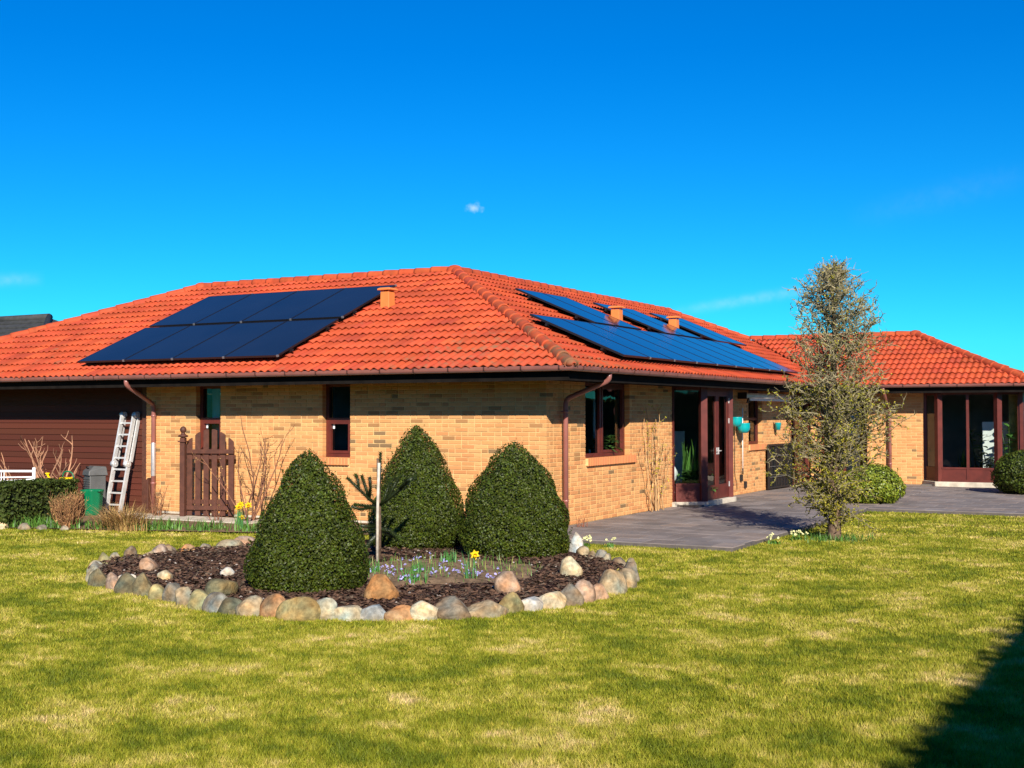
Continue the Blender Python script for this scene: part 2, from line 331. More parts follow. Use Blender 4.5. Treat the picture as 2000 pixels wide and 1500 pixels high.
def pavtint():
    v = random.uniform(.8, 1.18); w = random.uniform(-.05, .06); return (v * (1 + w), v, v * (1 - w))
def pavmesh(mb, a, b, c, d, t, z=0.0):
    g = .0035; e = .005; mb.add([(a + g + e, c + g + e, z), (b - g - e, c + g + e, z), (b - g - e, d - g - e, z), (a + g + e, d - g - e, z), (a + g, c + g, z - e), (b - g, c + g, z - e), (b - g, d - g, z - e), (a + g, d - g, z - e), (a + g, c + g, z - .05), (b - g, c + g, z - .05), (b - g, d - g, z - .05), (a + g, d - g, z - .05)],
        [(0, 1, 2, 3)] + [(4 + i, 4 + (i + 1) % 4, (i + 1) % 4, i) for i in range(4)] + [(8 + i, 8 + (i + 1) % 4, 4 + (i + 1) % 4, 4 + i) for i in range(4)], t)
def pkey(q):
    x, y, z = px(((q[0] + q[1]) / 2, (q[2] + q[3]) / 2, 0)); return -(z if z < 0 else 0) if z < 1 else (q[1] - q[0]) * (q[3] - q[2]) / z ** 3 * (1 if -50 < x < 2050 and y < 1500 and (x > 1100 or y < 900) else .001)
full = [q for q in pav if abs(q[1] - q[0] - PS) < 1e-3 and abs(q[3] - q[2] - PS) < 1e-3]
full.sort(key=pkey, reverse=True); chosen = set(full[:290])
PV = []
for i in range(10):
    t = MB(); pavmesh(t, -PS / 2, PS / 2, -PS / 2, PS / 2, pavtint()); PV.append(t.mesh('paver', M_paver, True))
rest = MB()
for q in pav:
    z = random.uniform(-.002, .002)
    if q in chosen:
        o = bpy.data.objects.new('paver', random.choice(PV)); o.location = ((q[0] + q[1]) / 2, (q[2] + q[3]) / 2, z); link(o, terrace)
        o.rotation_euler = (random.uniform(-.003, .003), random.uniform(-.003, .003), 0)
    else: pavmesh(rest, *q, pavtint(), z)
tag(rest.build('paver_field', M_paver, terrace, True), kind='stuff')

# ------------------------------------------------------------------ the house
D = 0.885; T = 5.05; TP = 0.427; HZ = 2.40; GZ = 2.433
TH = math.atan(TP); CT, ST = math.cos(TH), math.sin(TH)
XL = -15.81; YB = 20.497; W2 = 3.311; XW = 5.459; WE = YB - 2 * W2     # WE: eave line of the wing
WY = WE + D - 0.03                                                      # front wall of the wing
TOP = 2.27
house = tag(empty('bungalow', (0, 0, 0)), 'yellow brick bungalow with orange tiled hip roof and dark eaves', 'house')
UP = Vector((0, 0, 1))

# --- brick walls
def btint():
    r = random.random()
    if r < 0.030: c = (0.29, 0.185, 0.09)
    elif r < 0.075: c = (0.48, 0.25, 0.10)
    elif r < 0.28: c = (0.71, 0.325, 0.125)
    elif r < 0.62: c = (0.745, 0.37, 0.14)
    else: c = (0.79, 0.42, 0.165)
    v = random.uniform(.9, 1.06) * .88; return (c[0] * v, c[1] * v * .96, c[2] * v * .95)
BH, CO, BD = 0.0555, 0.0667, 0.108
def brickv(L, H, dep=BD, c=.004):
    return ([(c, -0.0, c), (L - c, 0, c), (L - c, 0, H - c), (c, 0, H - c), (0, -c, 0), (L, -c, 0), (L, -c, H), (0, -c, H), (0, -dep, 0), (L, -dep, 0), (L, -dep, H), (0, -dep, H)],
            [(0, 1, 2, 3)] + [(4 + i, 4 + (i + 1) % 4, (i + 1) % 4, i) for i in range(4)] + [(8 + i, 8 + (i + 1) % 4, 4 + (i + 1) % 4, 4 + i) for i in range(4)])
class WallF:
    def __init__(s, O, U, N): s.O = Vector(O); s.U = Vector(U); s.N = Vector(N)
    def P(s, u, n, z): return s.O + s.U * u + s.N * n + UP * z
    def M(s, u, n, z):
        p = s.P(u, n, z); flip = s.U.cross(UP).dot(s.N)      # local x=U, y=N, z=up
        return Matrix(((s.U.x, s.N.x, 0, p.x), (s.U.y, s.N.y, 0, p.y), (0, 0, 1, p.z), (0, 0, 0, 1)))
def holes_core(fr, u0, u1, z0, z1, holes, n0, n1, name, matl, parent):
    us = sorted({u0, u1} | {h[0] for h in holes} | {h[1] for h in holes}); zs = sorted({z0, z1} | {min(max(h[2], z0), z1) for h in holes} | {min(max(h[3], z0), z1) for h in holes})
    us = [u for u in us if u0 <= u <= u1]
    fill = {}
    for i in range(len(us) - 1):
        for j in range(len(zs) - 1):
            uc, zc = (us[i] + us[i + 1]) / 2, (zs[j] + zs[j + 1]) / 2
            fill[i, j] = not any(h[0] < uc < h[1] and h[2] < zc < h[3] for h in holes)
    m = MB()
    for (i, j), f in fill.items():
        if not f: continue
        a, b, c, d = us[i], us[i + 1], zs[j], zs[j + 1]
        m.add([fr.P(a, n0, c), fr.P(b, n0, c), fr.P(b, n0, d), fr.P(a, n0, d)], [(0, 1, 2, 3)])
        m.add([fr.P(a, n1, c), fr.P(b, n1, c), fr.P(b, n1, d), fr.P(a, n1, d)], [(3, 2, 1, 0)])
        for (di, dj, q) in ((-1, 0, ((a, c), (a, d))), (1, 0, ((b, c), (b, d))), (0, -1, ((a, c), (b, c))), (0, 1, ((a, d), (b, d)))):
            if not fill.get((i + di, j + dj), False):
                (ua, za), (ub, zb) = q; m.add([fr.P(ua, n0, za), fr.P(ub, n0, zb), fr.P(ub, n1, zb), fr.P(ua, n1, za)], [(0, 1, 2, 3)])
    return m.build(name, matl, parent)
ALLB = []
def lay(fr, wid, u0, u1, z0, z1, holes, lead0=None, lead1=None):
    k = 0; z = z0
    while z + BH <= z1 + .01:
        a0 = u0 + (lead0 if lead0 and k % 2 else 0); a1 = u1 - (lead1 if lead1 and k % 2 == 0 else 0)
        segs = [(a0, a1)]
        for h in holes:
            if h[2] < z + BH - .01 and h[3] > z + .01:
                ns = []
                for (s, e) in segs:
                    if h[1] <= s or h[0] >= e: ns.append((s, e))
                    else:
                        if h[0] > s: ns.append((s, h[0]))
                        if h[1] < e: ns.append((h[1], e))
                segs = ns
        for (s, e) in segs:
            u = s; pat = (k * 2 + (1 if k % 4 > 1 else 0)) % 3
            first = True
            while u < e - .03:
                L = .108 if pat % 3 == 2 else .228
                if first and k % 2: L = .108
                first = False; pat += 1
                if u + L > e or e - (u + L) < .05: L = e - u
                ALLB.append((wid, fr, u, z, L, abs(L - .228) < 1e-4)); u += L + .012
        z += CO; k += 1
FA = WallF((0, 0, 0), (1, 0, 0), (0, -1, 0)); FB = WallF((0, 0, 0), (0, 1, 0), (1, 0, 0)); FW = WallF((0, WY, 0), (1, 0, 0), (0, -1, 0))
XA0 = -8.24
WA = [(-7.03, -6.46), (-4.22, -3.65)]           # the two narrow windows in the long wall
WB1, WB2 = (1.38, 3.17), (9.72, 10.70)
BAY = (5.16, 7.66); BEND = 12.97
hA = [(a, b, .915, TOP) for a, b in WA]; hB = [(WB1[0], WB1[1], .915, TOP), (BAY[0], BAY[1], -1, TOP), (WB2[0], WB2[1], .955, TOP)]
hW = [(.25, 1.42, -1, 2.2), (2.79, 4.99, -1, TOP)]
gr = lambda hs: [(h[0] - .006, h[1] + .006, h[2] - .004, h[3]) for h in hs]
walls = [holes_core(FA, XA0 + .006, -.006, -.002, TOP + .02, gr(hA), -.007, -.30, 'brick_wall', M_mortar, house),
         holes_core(FB, .295, BEND - .006, -.002, TOP + .02, gr(hB), -.007, -.30, 'brick_wall', M_mortar, house),
         holes_core(FW, 0.0, 5.0, -.002, TOP + .02, gr(hW), -.007, -.30, 'brick_wall', M_mortar, house)]
lay(FA, 0, XA0, 0, 0.004, TOP, hA, None, .12); lay(FB, 1, 0, BEND, 0.004, TOP, hB, .12, None); lay(FW, 2, 0, 5.0, 0.004, TOP, hW)
m = MB(); m.bb(-.296, -.0072, .0072, .3, -.002, TOP + .019); m.build('corner_core', M_mortar, walls[0])
HID = [(480, 880, 725, 1200), (690, 835, 1115, 1200), (1255, 800, 1312, 1000), (365, 825, 460, 1010)]
def bkey(q):
    wid, fr, u, z, L, full = q
    P = fr.P(u + L / 2, 0, z + BH / 2); x, y, d = px(P)
    if not full or y > 1100: return 0
    for h in HID:
        if h[0] < x < h[2] and h[1] < y < h[3]: return 0
    a = px(fr.P(u, 0, z)); b = px(fr.P(u + L, 0, z)); return abs(b[0] - a[0]) / d
order = sorted(range(len(ALLB)), key=lambda i: bkey(ALLB[i]), reverse=True); CH = set(order[:290])
BM = []
for i in range(26):
    t = MB(); v, f = brickv(.228, BH); t.add(v, f, btint()); BM.append(t.mesh('brick', M_brick, True))
restb = [MB(), MB(), MB()]
for i, (wid, fr, u, z, L, fl) in enumerate(ALLB):
    jn = random.uniform(-.0015, .0025)
    if i in CH:
        o = bpy.data.objects.new('brick', random.choice(BM)); o.matrix_world = fr.M(u, jn, z); link(o, walls[wid])
    else:
        v, f = brickv(L, BH); restb[wid].add([fr.P(u + a, b + jn, z + c) for a, b, c in v], f, btint())
for k in range(3): tag(restb[k].build('brickwork', M_brick, walls[k], True), kind='stuff')
# plain rear walls, floor, ceiling, partitions (close the rooms behind the glass)
m = MB(); m.bb(-14.9, 4.99, 19.3, 19.6, -.2, TOP); m.bb(-14.9, -14.6, .3, 8.3, -.2, TOP); m.bb(-14.6, -8.34, 8.0, 8.3, -.2, TOP); m.bb(-8.63, -8.33, 8.301, 19.299, -.2, TOP); m.bb(4.7, 5.0, WY + .31, 19.29, -.2, TOP)
m.build('rear_wall', M_mortar, house)
m = MB(); m.bb(-14.5, -.31, .31, 8.0, -.25, .03); m.bb(-8.32, -.31, 8.0, 19.3, -.25, .03); m.bb(-.31, 4.7, WY + .3, 19.3, -.25, .03); m.bb(-.31, 0.5, BAY[0] + .02, BAY[1] - .02, -.25, .035); m.bb(2.8, 4.98, WY - .45, WY + .3, -.25, .035)
m.build('floor', M_floor, house)
m = MB(); m.bb(-14.7, -.1, .2, 19.4, TOP + .03, TOP + .06); m.bb(-.099, 4.8, WY - .4, 19.4, TOP + .03, TOP + .06); m.build('ceiling', M_room, house)
m = MB(); m.bb(-4.3, -4.2, .31, 19.2, .03, TOP + .03); m.bb(-8.2, -4.31, 3.4, 3.5, .03, TOP + .03); m.bb(-4.19, -.31, 4.55, 4.65, .03, TOP + .03); m.bb(-4.19, -.31, 8.5, 8.6, .03, TOP + .03); m.bb(1.9, 2.0, WY + .31, 19.2, .03, TOP + .03); m.bb(2.01, 4.7, 17.6, 17.7, .03, TOP + .03); m.bb(-5.5, -5.4, .31, 3.39, .03, TOP + .03)
m.build('partition_wall', M_room, house)
# plinth
m = MB(); m.bb(XA0, -.012, .010, .29, -.3, -.003); m.bb(-.29, -.010, .3, BEND, -.3, -.0035); m.build('plinth', M_conc, house)
# --- timber clad wall (boards)
TWY = 0.12
m = MB(); m.bb(-14.9, XA0 - .02, TWY + .03, TWY + .2, -.25, TOP); tw = m.build('timber_wall', M_dark, house)
z = -0.2
while z < TOP:
    t = MB(); v = random.uniform(.75, 1.2); M = Matrix.Rotation(-R(8), 3, 'X')
    t.box(((-14.9 + XA0 - .02) / 2, TWY, z + .056), (14.9 + XA0 - .02, .022, .122), M, (v, v * random.uniform(.9, 1.05), v * .95))
    t.build('board', M_board, tw, True); z += .112
m = MB(); m.bb(XA0 - .16, XA0 - .05, TWY - .06, TWY + .05, -.15, TOP); m.build('corner_post', M_gate, house)

# --- eaves: fascia, soffit, gutters
def mitre_run(m, prof, a, b, inw, ma, mb_, tint=(1, 1, 1), smooth=False, close=False):
    # sweep prof along a->b; each profile point moves inward by s along inw and along the run by ma*s / mb_*s at the ends
    a = Vector(a); b = Vector(b); d = (b - a).normalized(); iw = Vector(inw); vs = []
    for (s, z) in prof:
        pa = a + iw * s + d * (ma * s); pb = b + iw * s + d * (mb_ * s)
        vs += [(pa.x, pa.y, z), (pb.x, pb.y, z)]
    n = len(prof); fs = [(2 * i, 2 * i + 1, 2 * i + 3, 2 * i + 2) for i in range(n - 1)]
    if close: fs.append((2 * n - 2, 2 * n - 1, 1, 0))
    m.add(vs, fs, tint, smooth)
gp = []
r = .064
for i in range(11):
    t = math.pi * i / 10; gp.append((r - r * math.cos(t), GZ - .012 - r * math.sin(t)))
gin = [(s * .94 + .004, z + .004) for s, z in reversed(gp)]
bead = [(.006 + .009 * math.cos(t), GZ - .006 + .009 * math.sin(t)) for t in [math.pi * k / 4 for k in range(9)]]
RUNS = [((XL, -D), (D, -D), (0, 1), 1, -1), ((D, -D), (D, WE), (-1, 0), 1, 1), ((D, WE), (XW, WE), (0, 1), -1, -1), ((XW, WE), (XW, YB), (-1, 0), 1, -1)]
gut = []
for (a, b, iw, ma, mb_) in RUNS:
    A = (*a, 0); B = (*b, 0); I = (*iw, 0)
    m = MB(); mitre_run(m, gp, A, B, I, ma, mb_, smooth=True); mitre_run(m, gin, A, B, I, ma, mb_, smooth=True); mitre_run(m, bead, A, B, I, ma, mb_, smooth=True)
    g = m.build('gutter', M_gutter, house); gut.append(g)
t = MB(); bp_ = [(s - .006 if s < r else s + .006, z - .006) for s, z in gp]
mitre_run(t, bp_, (-.011, 0, 0), (.011, 0, 0), (0, 1, 0), 0, 0); t.bb(-.011, .011, -.006, 0.0, GZ - .02, GZ + .006); GB = t.mesh('gutter_bracket', mat('bracket', (0.07, 0.026, 0.021), 0.5))
for g, (a, b, iw, ma, mb_) in zip(gut, RUNS):
    d = Vector((*b, 0)) - Vector((*a, 0)); L = d.length; d.normalize(); k = .35
    while k < L - .2:
        o = bpy.data.objects.new('gutter_bracket', GB); p = Vector((*a, 0)) + d * k; o.location = p
        o.rotation_euler = (0, 0, math.atan2(d.y, d.x)); link(o, g); k += .62
m = MB()
for (a, b, iw, ma, mb_) in RUNS:
    mitre_run(m, [(.135, 2.225), (.135, 2.395), (.16, 2.395), (.16, 2.225)], (*a, 0), (*b, 0), (*iw, 0), ma, mb_, close=True)
m.build('fascia', M_dark, house)
m = MB(); zs = 2.252
m.bb(XL + .17, D - .17, -D + .17, -.001, zs, zs + .012); m.bb(-.3, D - .17, 0, WY - .02, zs, zs + .012); m.bb(XL + .17, -8.2, 0, .2, zs, zs + .012)
m.bb(D - .169, XW - .17, WE + .17, WY - .001, zs, zs + .012); m.bb(4.9, XW - .17, WY, YB - .2, zs, zs + .012)
m.build('soffit', M_dark, house)

# --- roof deck, tiles, ridge tiles
def zr(s): return HZ + TP * s
def deckpoly(pts): return [(x, y, zr(s) - .035) for x, y, s in pts]
m = MB()
XR, YR = D - T, -D + T
polys = [[(D, -D, 0), (XR, YR, T), (XL + T, YR, T), (XL, -D, 0)], [(D, -D, 0), (D, WE, 0), (D - W2, YB - W2, W2), (XR, YB - T, T), (XR, YR, T)],
         [(D, WE, 0), (XW, WE, 0), (XW - W2, YB - W2, W2), (D - W2, YB - W2, W2)], [(XW, WE, 0), (XW, YB, 0), (XW - W2, YB - W2, W2)],
         [(XL, -D, 0), (XL + T, YR, T), (XL, -D + 2 * T, 0)], [(XL, -D + 2 * T, 0), (XL + T, YR, T), (XR, YR, T), (D - 2 * T, -D + 2 * T, 0)],
         [(D - 2 * T, -D + 2 * T, 0), (XR, YR, T), (XR, YB - T, T), (D - 2 * T, YB, 0)], [(D - 2 * T, YB, 0), (XR, YB - T, T), (D - W2, YB - W2, W2), (XW - W2, YB - W2, W2), (XW, YB, 0)]]
for p in polys: v = deckpoly(p); m.add(v, [tuple(range(len(v)))])
roof = m.build('roof', M_deck, house)
M_roofback = M_tile
m = MB()
for p in polys[4:]: v = [(x, y, z + .03) for x, y, z in deckpoly(p)]; m.add(v, [tuple(range(len(v)))])
m.build('rear_roof_slope', M_cap, roof, True)
TW_, TLN = 0.30, 0.345
def tileprof():
    pr = []
    n = 16
    for i in range(n + 1):
        u = i / n; w = (u * 2) % 1.0
        h = .5 - .5 * math.cos(2 * math.pi * w); h = h ** 0.85
        pr.append((u * TW_, .040 * h))
    return pr
TPF = tileprof()
def tilev():
    n = len(TPF); vs = []
    for (u, h) in TPF: vs.append((u, TLN + .03, h * .97 - .004))        # head
    for (u, h) in TPF: vs.append((u, -.040, h + .033))                  # tail, lifted on the row below
    for (u, h) in TPF: vs.append((u, -.039, h + .017))                  # tail edge
    for (u, h) in TPF: vs.append((u, TLN + .03, h * .97 - .019))        # underside
    fs = [(n + i, n + i + 1, i + 1, i) for i in range(n - 1)] + [(2 * n + i, 2 * n + i + 1, n + i + 1, n + i) for i in range(n - 1)] + [(3 * n + i, 3 * n + i + 1, 2 * n + i + 1, 2 * n + i) for i in range(n - 1)]
    return vs, fs
TV, TF = tilev()
def ttint():
    v = random.uniform(.85, 1.10) * (.85 if random.random() < .06 else 1); return (v, v * random.uniform(.9, 1.12), v * random.uniform(.9, 1.15))
def slopeM(kind, base, u, v):     # base: the eave coordinate
    s0 = .045
    if kind == 'Y': x = Vector((1, 0, 0)); y = Vector((0, CT, ST)); O = Vector((u, base + s0, HZ + TP * s0)) + y * v
    else: x = Vector((0, 1, 0)); y = Vector((-CT, 0, ST)); O = Vector((base - s0, u, HZ + TP * s0)) + y * v
    n = x.cross(y)
    return Matrix(((x.x, y.x, n.x, O.x), (x.y, y.y, n.y, O.y), (x.z, y.z, n.z, O.z), (0, 0, 0, 1)))
A_P = (-9.43, -4.72); PANELS = []
def under_panel(kind, base, u, sh):
    if kind == 'Y' and base < 0: return -9.4 < u < -4.75 and .45 < sh < 3.9
    if kind == 'X' and base < 1: return (1.4 < u < 11.4 and .35 < sh < 2.1) or (sh < 3.8 and sh > 2.0 and (4.2 < u < 6.5 or 7.7 < u < 10 or 10.9 < u < 13.1))
    return False
SL = [('Y', -D, XL, D, T, [((1, 1), 0.0, -1), ((1, -1), XL + D, 1)]), ('X', D, -D, YB - T + 3, T, [((1, 1), 0.0, 1), ((1, 1), D + WE, -1), ((1, -1), D - YB, 1)]),
      ('Y', WE, D - W2, XW, W2, [((1, 1), D + WE, 1), ((1, 1), XW + WE, -1)]), ('X', XW, WE, YB, W2, [((1, 1), XW + WE, 1), ((1, -1), XW - YB, 1)])]
cand = []
for si, (kind, base, u0, u1, run, clips) in enumerate(SL):
    rows = int(math.ceil((run - .05) / CT / TLN)); nu = int(math.ceil((u1 - u0) / TW_))
    for j in range(rows):
        for i in range(nu):
            u = u0 + i * TW_; v = j * TLN; Mx = slopeM(kind, base, u, v)
            cs = [Mx @ Vector(c) for c in ((0, -.04, .02), (TW_, -.04, .02), (0, TLN, .02), (TW_, TLN, .02))]
            ins = [all(sg * (c.x * n[0] + c.y * n[1] - k) > (.02) for c in cs) for n, k, sg in clips]
            out = any(all(sg * (c.x * n[0] + c.y * n[1] - k) < 0 for c in cs) for n, k, sg in clips)
            if out: continue
            sh = .045 + v * CT + .15
            if (v + TLN) * CT + .045 > run + .02: full_ = False
            else: full_ = all(ins)
            key = 0
            if full_ and si < 3 and not under_panel(kind, base, u + .15, sh):
                q = [px(c) for c in cs]
                if all(z > 1 for _, _, z in q) and all(-5 < x < 2005 for x, _, _ in q):
                    ax, ay = q[1][0] - q[0][0], q[1][1] - q[0][1]; bx, by = q[2][0] - q[0][0], q[2][1] - q[0][1]; key = abs(ax * by - ay * bx)
                    if si == 2 and q[0][0] < 1720: key *= .3
            cand.append((key, si, Mx, full_))
order = sorted(range(len(cand)), key=lambda i: cand[i][0], reverse=True); CHT = set(i for i in order[:290] if cand[i][0] > 0)
TMs = []
for i in range(16):
    t = MB(); t.add(TV, TF, ttint(), True); TMs.append(t.mesh('roof_tile', M_tile, True))
restt = [MB() for _ in SL]
def jig(): return Matrix.Translation((random.uniform(-.002, .002), random.uniform(-.006, .004), random.uniform(-.001, .004))) @ Matrix.Rotation(random.uniform(-.006, .006), 4, 'Z')
for i, (key, si, Mx, fl) in enumerate(cand):
    Mj = Mx @ jig()
    if i in CHT:
        o = bpy.data.objects.new('roof_tile', random.choice(TMs)); o.matrix_world = Mj; link(o, roof)
    else: restt[si].add([Mj @ Vector(v) for v in TV], TF, ttint(), True)
for si, (kind, base, u0, u1, run, clips) in enumerate(SL):
    o = restt[si].build('roof_tiling', M_tile, roof, True); tag(o, kind='stuff')
    bm = bmesh.new(); bm.from_mesh(o.data)
    for n, k, sg in clips:
        nn = Vector((n[0], n[1], 0)); co = nn * (k / nn.length_squared)
        gap = -.03 if not (si in (1, 2) and k == D + WE) else .05
        co = co + nn.normalized() * sg * gap
        bmesh.ops.bisect_plane(bm, geom=bm.verts[:] + bm.edges[:] + bm.faces[:], plane_co=co, plane_no=nn * sg, clear_inner=True, clear_outer=False)
    rn = Vector((0, 1, 0)) if kind == 'Y' else Vector((-1, 0, 0)); co = Vector((0, base + run, 0)) if kind == 'Y' else Vector((base - run, 0, 0))
    bmesh.ops.bisect_plane(bm, geom=bm.verts[:] + bm.edges[:] + bm.faces[:], plane_co=co, plane_no=rn, clear_inner=False, clear_outer=True)
    bm.to_mesh(o.data); bm.free()
# ridge tile: a tapered half-round cap with a collar at its lower end
def capmesh(t):
    n = 10; mb = MB(); vs = []
    for (y, rr, zz) in ((-.02, .108, .006), (.03, .107, .005), (.2, .104, .0), (.43, .098, -.008)):
        for i in range(n + 1):
            a = math.pi * (-.06 + 1.12 * i / n); vs.append((rr * math.cos(a), y, zz + rr * .92 * math.sin(a)))
    k = n + 1; fs = [(r_ * k + i + 1, r_ * k + i, (r_ + 1) * k + i, (r_ + 1) * k + i + 1) for r_ in range(3) for i in range(n)]
    b = len(vs)
    for i in range(n + 1):
        a = math.pi * (-.06 + 1.12 * i / n); vs.append((.093 * math.cos(a), -.018, .002 + .083 * math.sin(a)))
    fs += [(b + i, i, i + 1, b + i + 1) for i in range(n)]
    mb.add(vs, fs, t, True); return mb.mesh('ridge_tile', M_cap, True)
CAPS = [capmesh(ttint()) for _ in range(8)]
def caps(P0, P1, step=.375, lift=.02):
    P0 = Vector(P0); P1 = Vector(P1); d = P1 - P0; L = d.length; y = d.normalized(); x = y.cross(UP).normalized(); z = x.cross(y)
    n = max(1, int(round(L / step))); st = L / n
    for i in range(n):
        O = P0 + y * (i * st) + z * lift
        Mx = Matrix(((x.x, y.x, z.x, O.x), (x.y, y.y, z.y, O.y), (x.z, y.z, z.z, O.z), (0, 0, 0, 1))) @ Matrix.Rotation(random.uniform(-.02, .02), 4, 'Z') @ Matrix.Translation((0, 0, random.uniform(-.004, .006)))
        o = bpy.data.objects.new('ridge_tile', random.choice(CAPS)); o.matrix_world = Mx; link(o, roof)
apex = (XR, YR, zr(T))
def hipp(e, a, f): return tuple(e[i] + (a[i] - e[i]) * f for i in range(3))
e0 = (D, -D, zr(0)); caps(hipp(e0, apex, .012), hipp(e0, apex, 1.0))
caps((XL + T, YR, zr(T)), (XR - .12, YR, zr(T))); caps((XL, -D, zr(0)), (XL + T, YR, zr(T)))
caps((XR, YB - T, zr(T)), (XR, YR + .14, zr(T))); caps((D - W2, YB - W2, zr(W2)), (XR, YB - T, zr(T)))
caps((D - W2 + .1, YB - W2, zr(W2)), (XW - W2 - .12, YB - W2, zr(W2))); caps(hipp((XW, WE, zr(0)), (XW - W2, YB - W2, zr(W2)), .02), (XW - W2, YB - W2, zr(W2)))
def apexcap(P, s=1.0):
    mb = MB(); mb.lathe([(.17 * s, -.05), (.165 * s, .01), (.14 * s, .055), (.09 * s, .085), (.03, .098), (.001, .1)], (0, 0, 0), 14, ttint()); mb.build('apex_cap', M_cap, roof, True, loc=P)
apexcap((XR, YR, zr(T) + .03)); apexcap((XL + T, YR, zr(T) + .03)); apexcap((XW - W2, YB - W2, zr(W2) + .03)); apexcap((XR, YB - T, zr(T) + .03), .9)
# closing plate under the lowest hip tile
m = MB(); m.lathe([(.001, 0), (.08, .0), (.09, .03), (.085, .07), (.06, .10), (.001, .11)], (0, 0, 0), 14, ttint()); m.build('hip_end_cap', M_cap, roof, True, loc=(D - .06, -D + .06, zr(.06) + .0))

# --- downpipes
def bend(P, r=.04, n=4):
    out = [Vector(P[0])]
    for i in range(1, len(P) - 1):
        p, a, b = Vector(P[i]), Vector(P[i - 1]), Vector(P[i + 1]); da = (a - p); db = (b - p); ra = min(.09, da.length * .45); rb = min(.09, db.length * .45)
        A = p + da.normalized() * ra; B = p + db.normalized() * rb
        for k in range(n + 1):
            t = k / n; out.append(A * (1 - t) ** 2 + p * 2 * t * (1 - t) + B * t ** 2)
    out.append(Vector(P[-1])); return out
def downpipe(P, clips, fun=True, axis=(0, 1, 0)):
    m = MB(); m.tube(bend(P), .040, 14)
    if fun: c = Vector(P[0]); m.lathe([(.040, -.02), (.046, .02), (.055, .06)], (c.x, c.y, c.z), 14)
    o = m.build('downpipe', M_gutter, house)
    x, y = P[-1][0], P[-1][1]
    for z in clips:
        m = MB(); m.lathe([(.0405, -.02), (.046, -.018), (.046, .018), (.0405, .02)], (x, y, z), 14); a = Vector(axis) * .07; m.beam((x, y, z), (x + a.x, y + a.y, z), .02, .02); m.build('pipe_clip', M_gutter, o)
    return o
dpA = downpipe([(-7.90, -.82, 2.37), (-7.90, -.82, 2.26), (-7.98, -.08, 1.93), (-7.98, -.08, -.08)], (1.72, .5))
m = MB(); m.lathe([(.0415, 0), (.0425, .004), (.0425, .60), (.0415, .604)], (-7.98, -.08, .63), 14); m.build('galvanised_sleeve', M_galv, dpA)
downpipe([(.82, .50, 2.37), (.82, .50, 2.25), (.085, .49, 1.97), (.085, .49, -.02)], (1.78, .4), axis=(-1, 0, 0))
downpipe([(2.0, WE + .065, 2.37), (2.0, WE + .065, 2.25), (2.0, WY - .09, 1.9), (2.0, WY - .09, 0)], (1.7, .5))

# --- windows
def window(fr, a, b, z0, z1, depth, transoms=(), mullions=(), sashes=(), fw=.062, name='window'):
    """frame set back by depth; transoms: heights; mullions: positions; a mesh frame with panes and sashes as sub-parts"""
    m = MB(); n0, n1 = -depth, -depth - .075
    def bar(u0, u1, za, zb, na=n0, nb=n1, mm=m):
        vs = [fr.P(u, n, z) for u in (u0, u1) for n in (na, nb) for z in (za, zb)]
        mm.add(vs, [(0, 1, 3, 2), (4, 6, 7, 5), (0, 4, 5, 1), (2, 3, 7, 6), (0, 2, 6, 4), (1, 5, 7, 3)])
    bar(a, a + fw, z0, z1); bar(b - fw, b, z0, z1); bar(a + fw, b - fw, z0, z0 + fw); bar(a + fw, b - fw, z1 - fw, z1)
    for z in transoms: bar(a + fw, b - fw, z - .03, z + .03, n0 + .001)
    for u in mullions: bar(u - .035, u + .035, z0 + fw, z1 - fw, n0 + .002)
    w = m.build(name, M_wood, house)
    us = [a + fw] + sorted(mullions) + [b - fw]; zs_ = [z0 + fw] + sorted(transoms) + [z1 - fw]
    for i in range(len(us) - 1):
        for j in range(len(zs_) - 1):
            ua, ub = us[i] + (.035 if i else 0), us[i + 1] - (.035 if i < len(us) - 2 else 0); za, zb = zs_[j] + (.03 if j else 0), zs_[j + 1] - (.03 if j < len(zs_) - 2 else 0)
            if (i, j) in sashes:
                s = MB(); q = .045
                for (c0, c1, d0, d1) in ((ua, ua + q, za, zb), (ub - q, ub, za, zb), (ua + q, ub - q, za, za + q), (ua + q, ub - q, zb - q, zb)): bar(c0 + .0005, c1 - .0005, d0 + .0005, d1 - .0005, n0 + .012, n1 + .012, s)
                s.build('sash', M_wood, w); ua += q; ub -= q; za += q; zb -= q
            g = MB(); vs = [fr.P(u, -depth - .04, z) for u, z in ((ua, za), (ub, za), (ub, zb), (ua, zb))]; g.add(vs, [(0, 1, 2, 3)]); g.build('pane', M_glass, w)
    return w
def sill(fr, a, b, z0, z1, proud=.045, dep=.12):
    m = MB(); vs = [fr.P(u, n, z) for u in (a + .004, b - .004) for n in (proud - .012, -dep) for z in (z0 + .01, z1 - .008)]
    m.add(vs, [(0, 1, 3, 2), (4, 6, 7, 5), (0, 4, 5, 1), (2, 3, 7, 6), (0, 2, 6, 4), (1, 5, 7, 3)]); s = m.build('window_sill', M_mortar, house)
    n = int(round((b - a) / .0667)); st = (b - a) / n
    t = random.choice([(.70, .30, .12)]); 
    V = []
    for k in range(4):
        mb = MB(); v, f = brickv(st - .013, z1 - z0); c = btint(); c = (.62 * random.uniform(.92, 1.08), .25 * random.uniform(.9, 1.1), .095); mb.add(v, f, c); V.append(mb.mesh('brick', M_brick, True))
    for i in range(n):
        o = bpy.data.objects.new('brick', random.choice(V)); o.matrix_world = fr.M(a + i * st + .005, proud + random.uniform(-.001, .002), z0); link(o, s)
for (a, b) in WA:
    window(FA, a, b, 1.03, TOP - .005, .105, transoms=(1.655,), sashes=((0, 0),)); sill(FA, a + .03, b - .01, .90, 1.028)
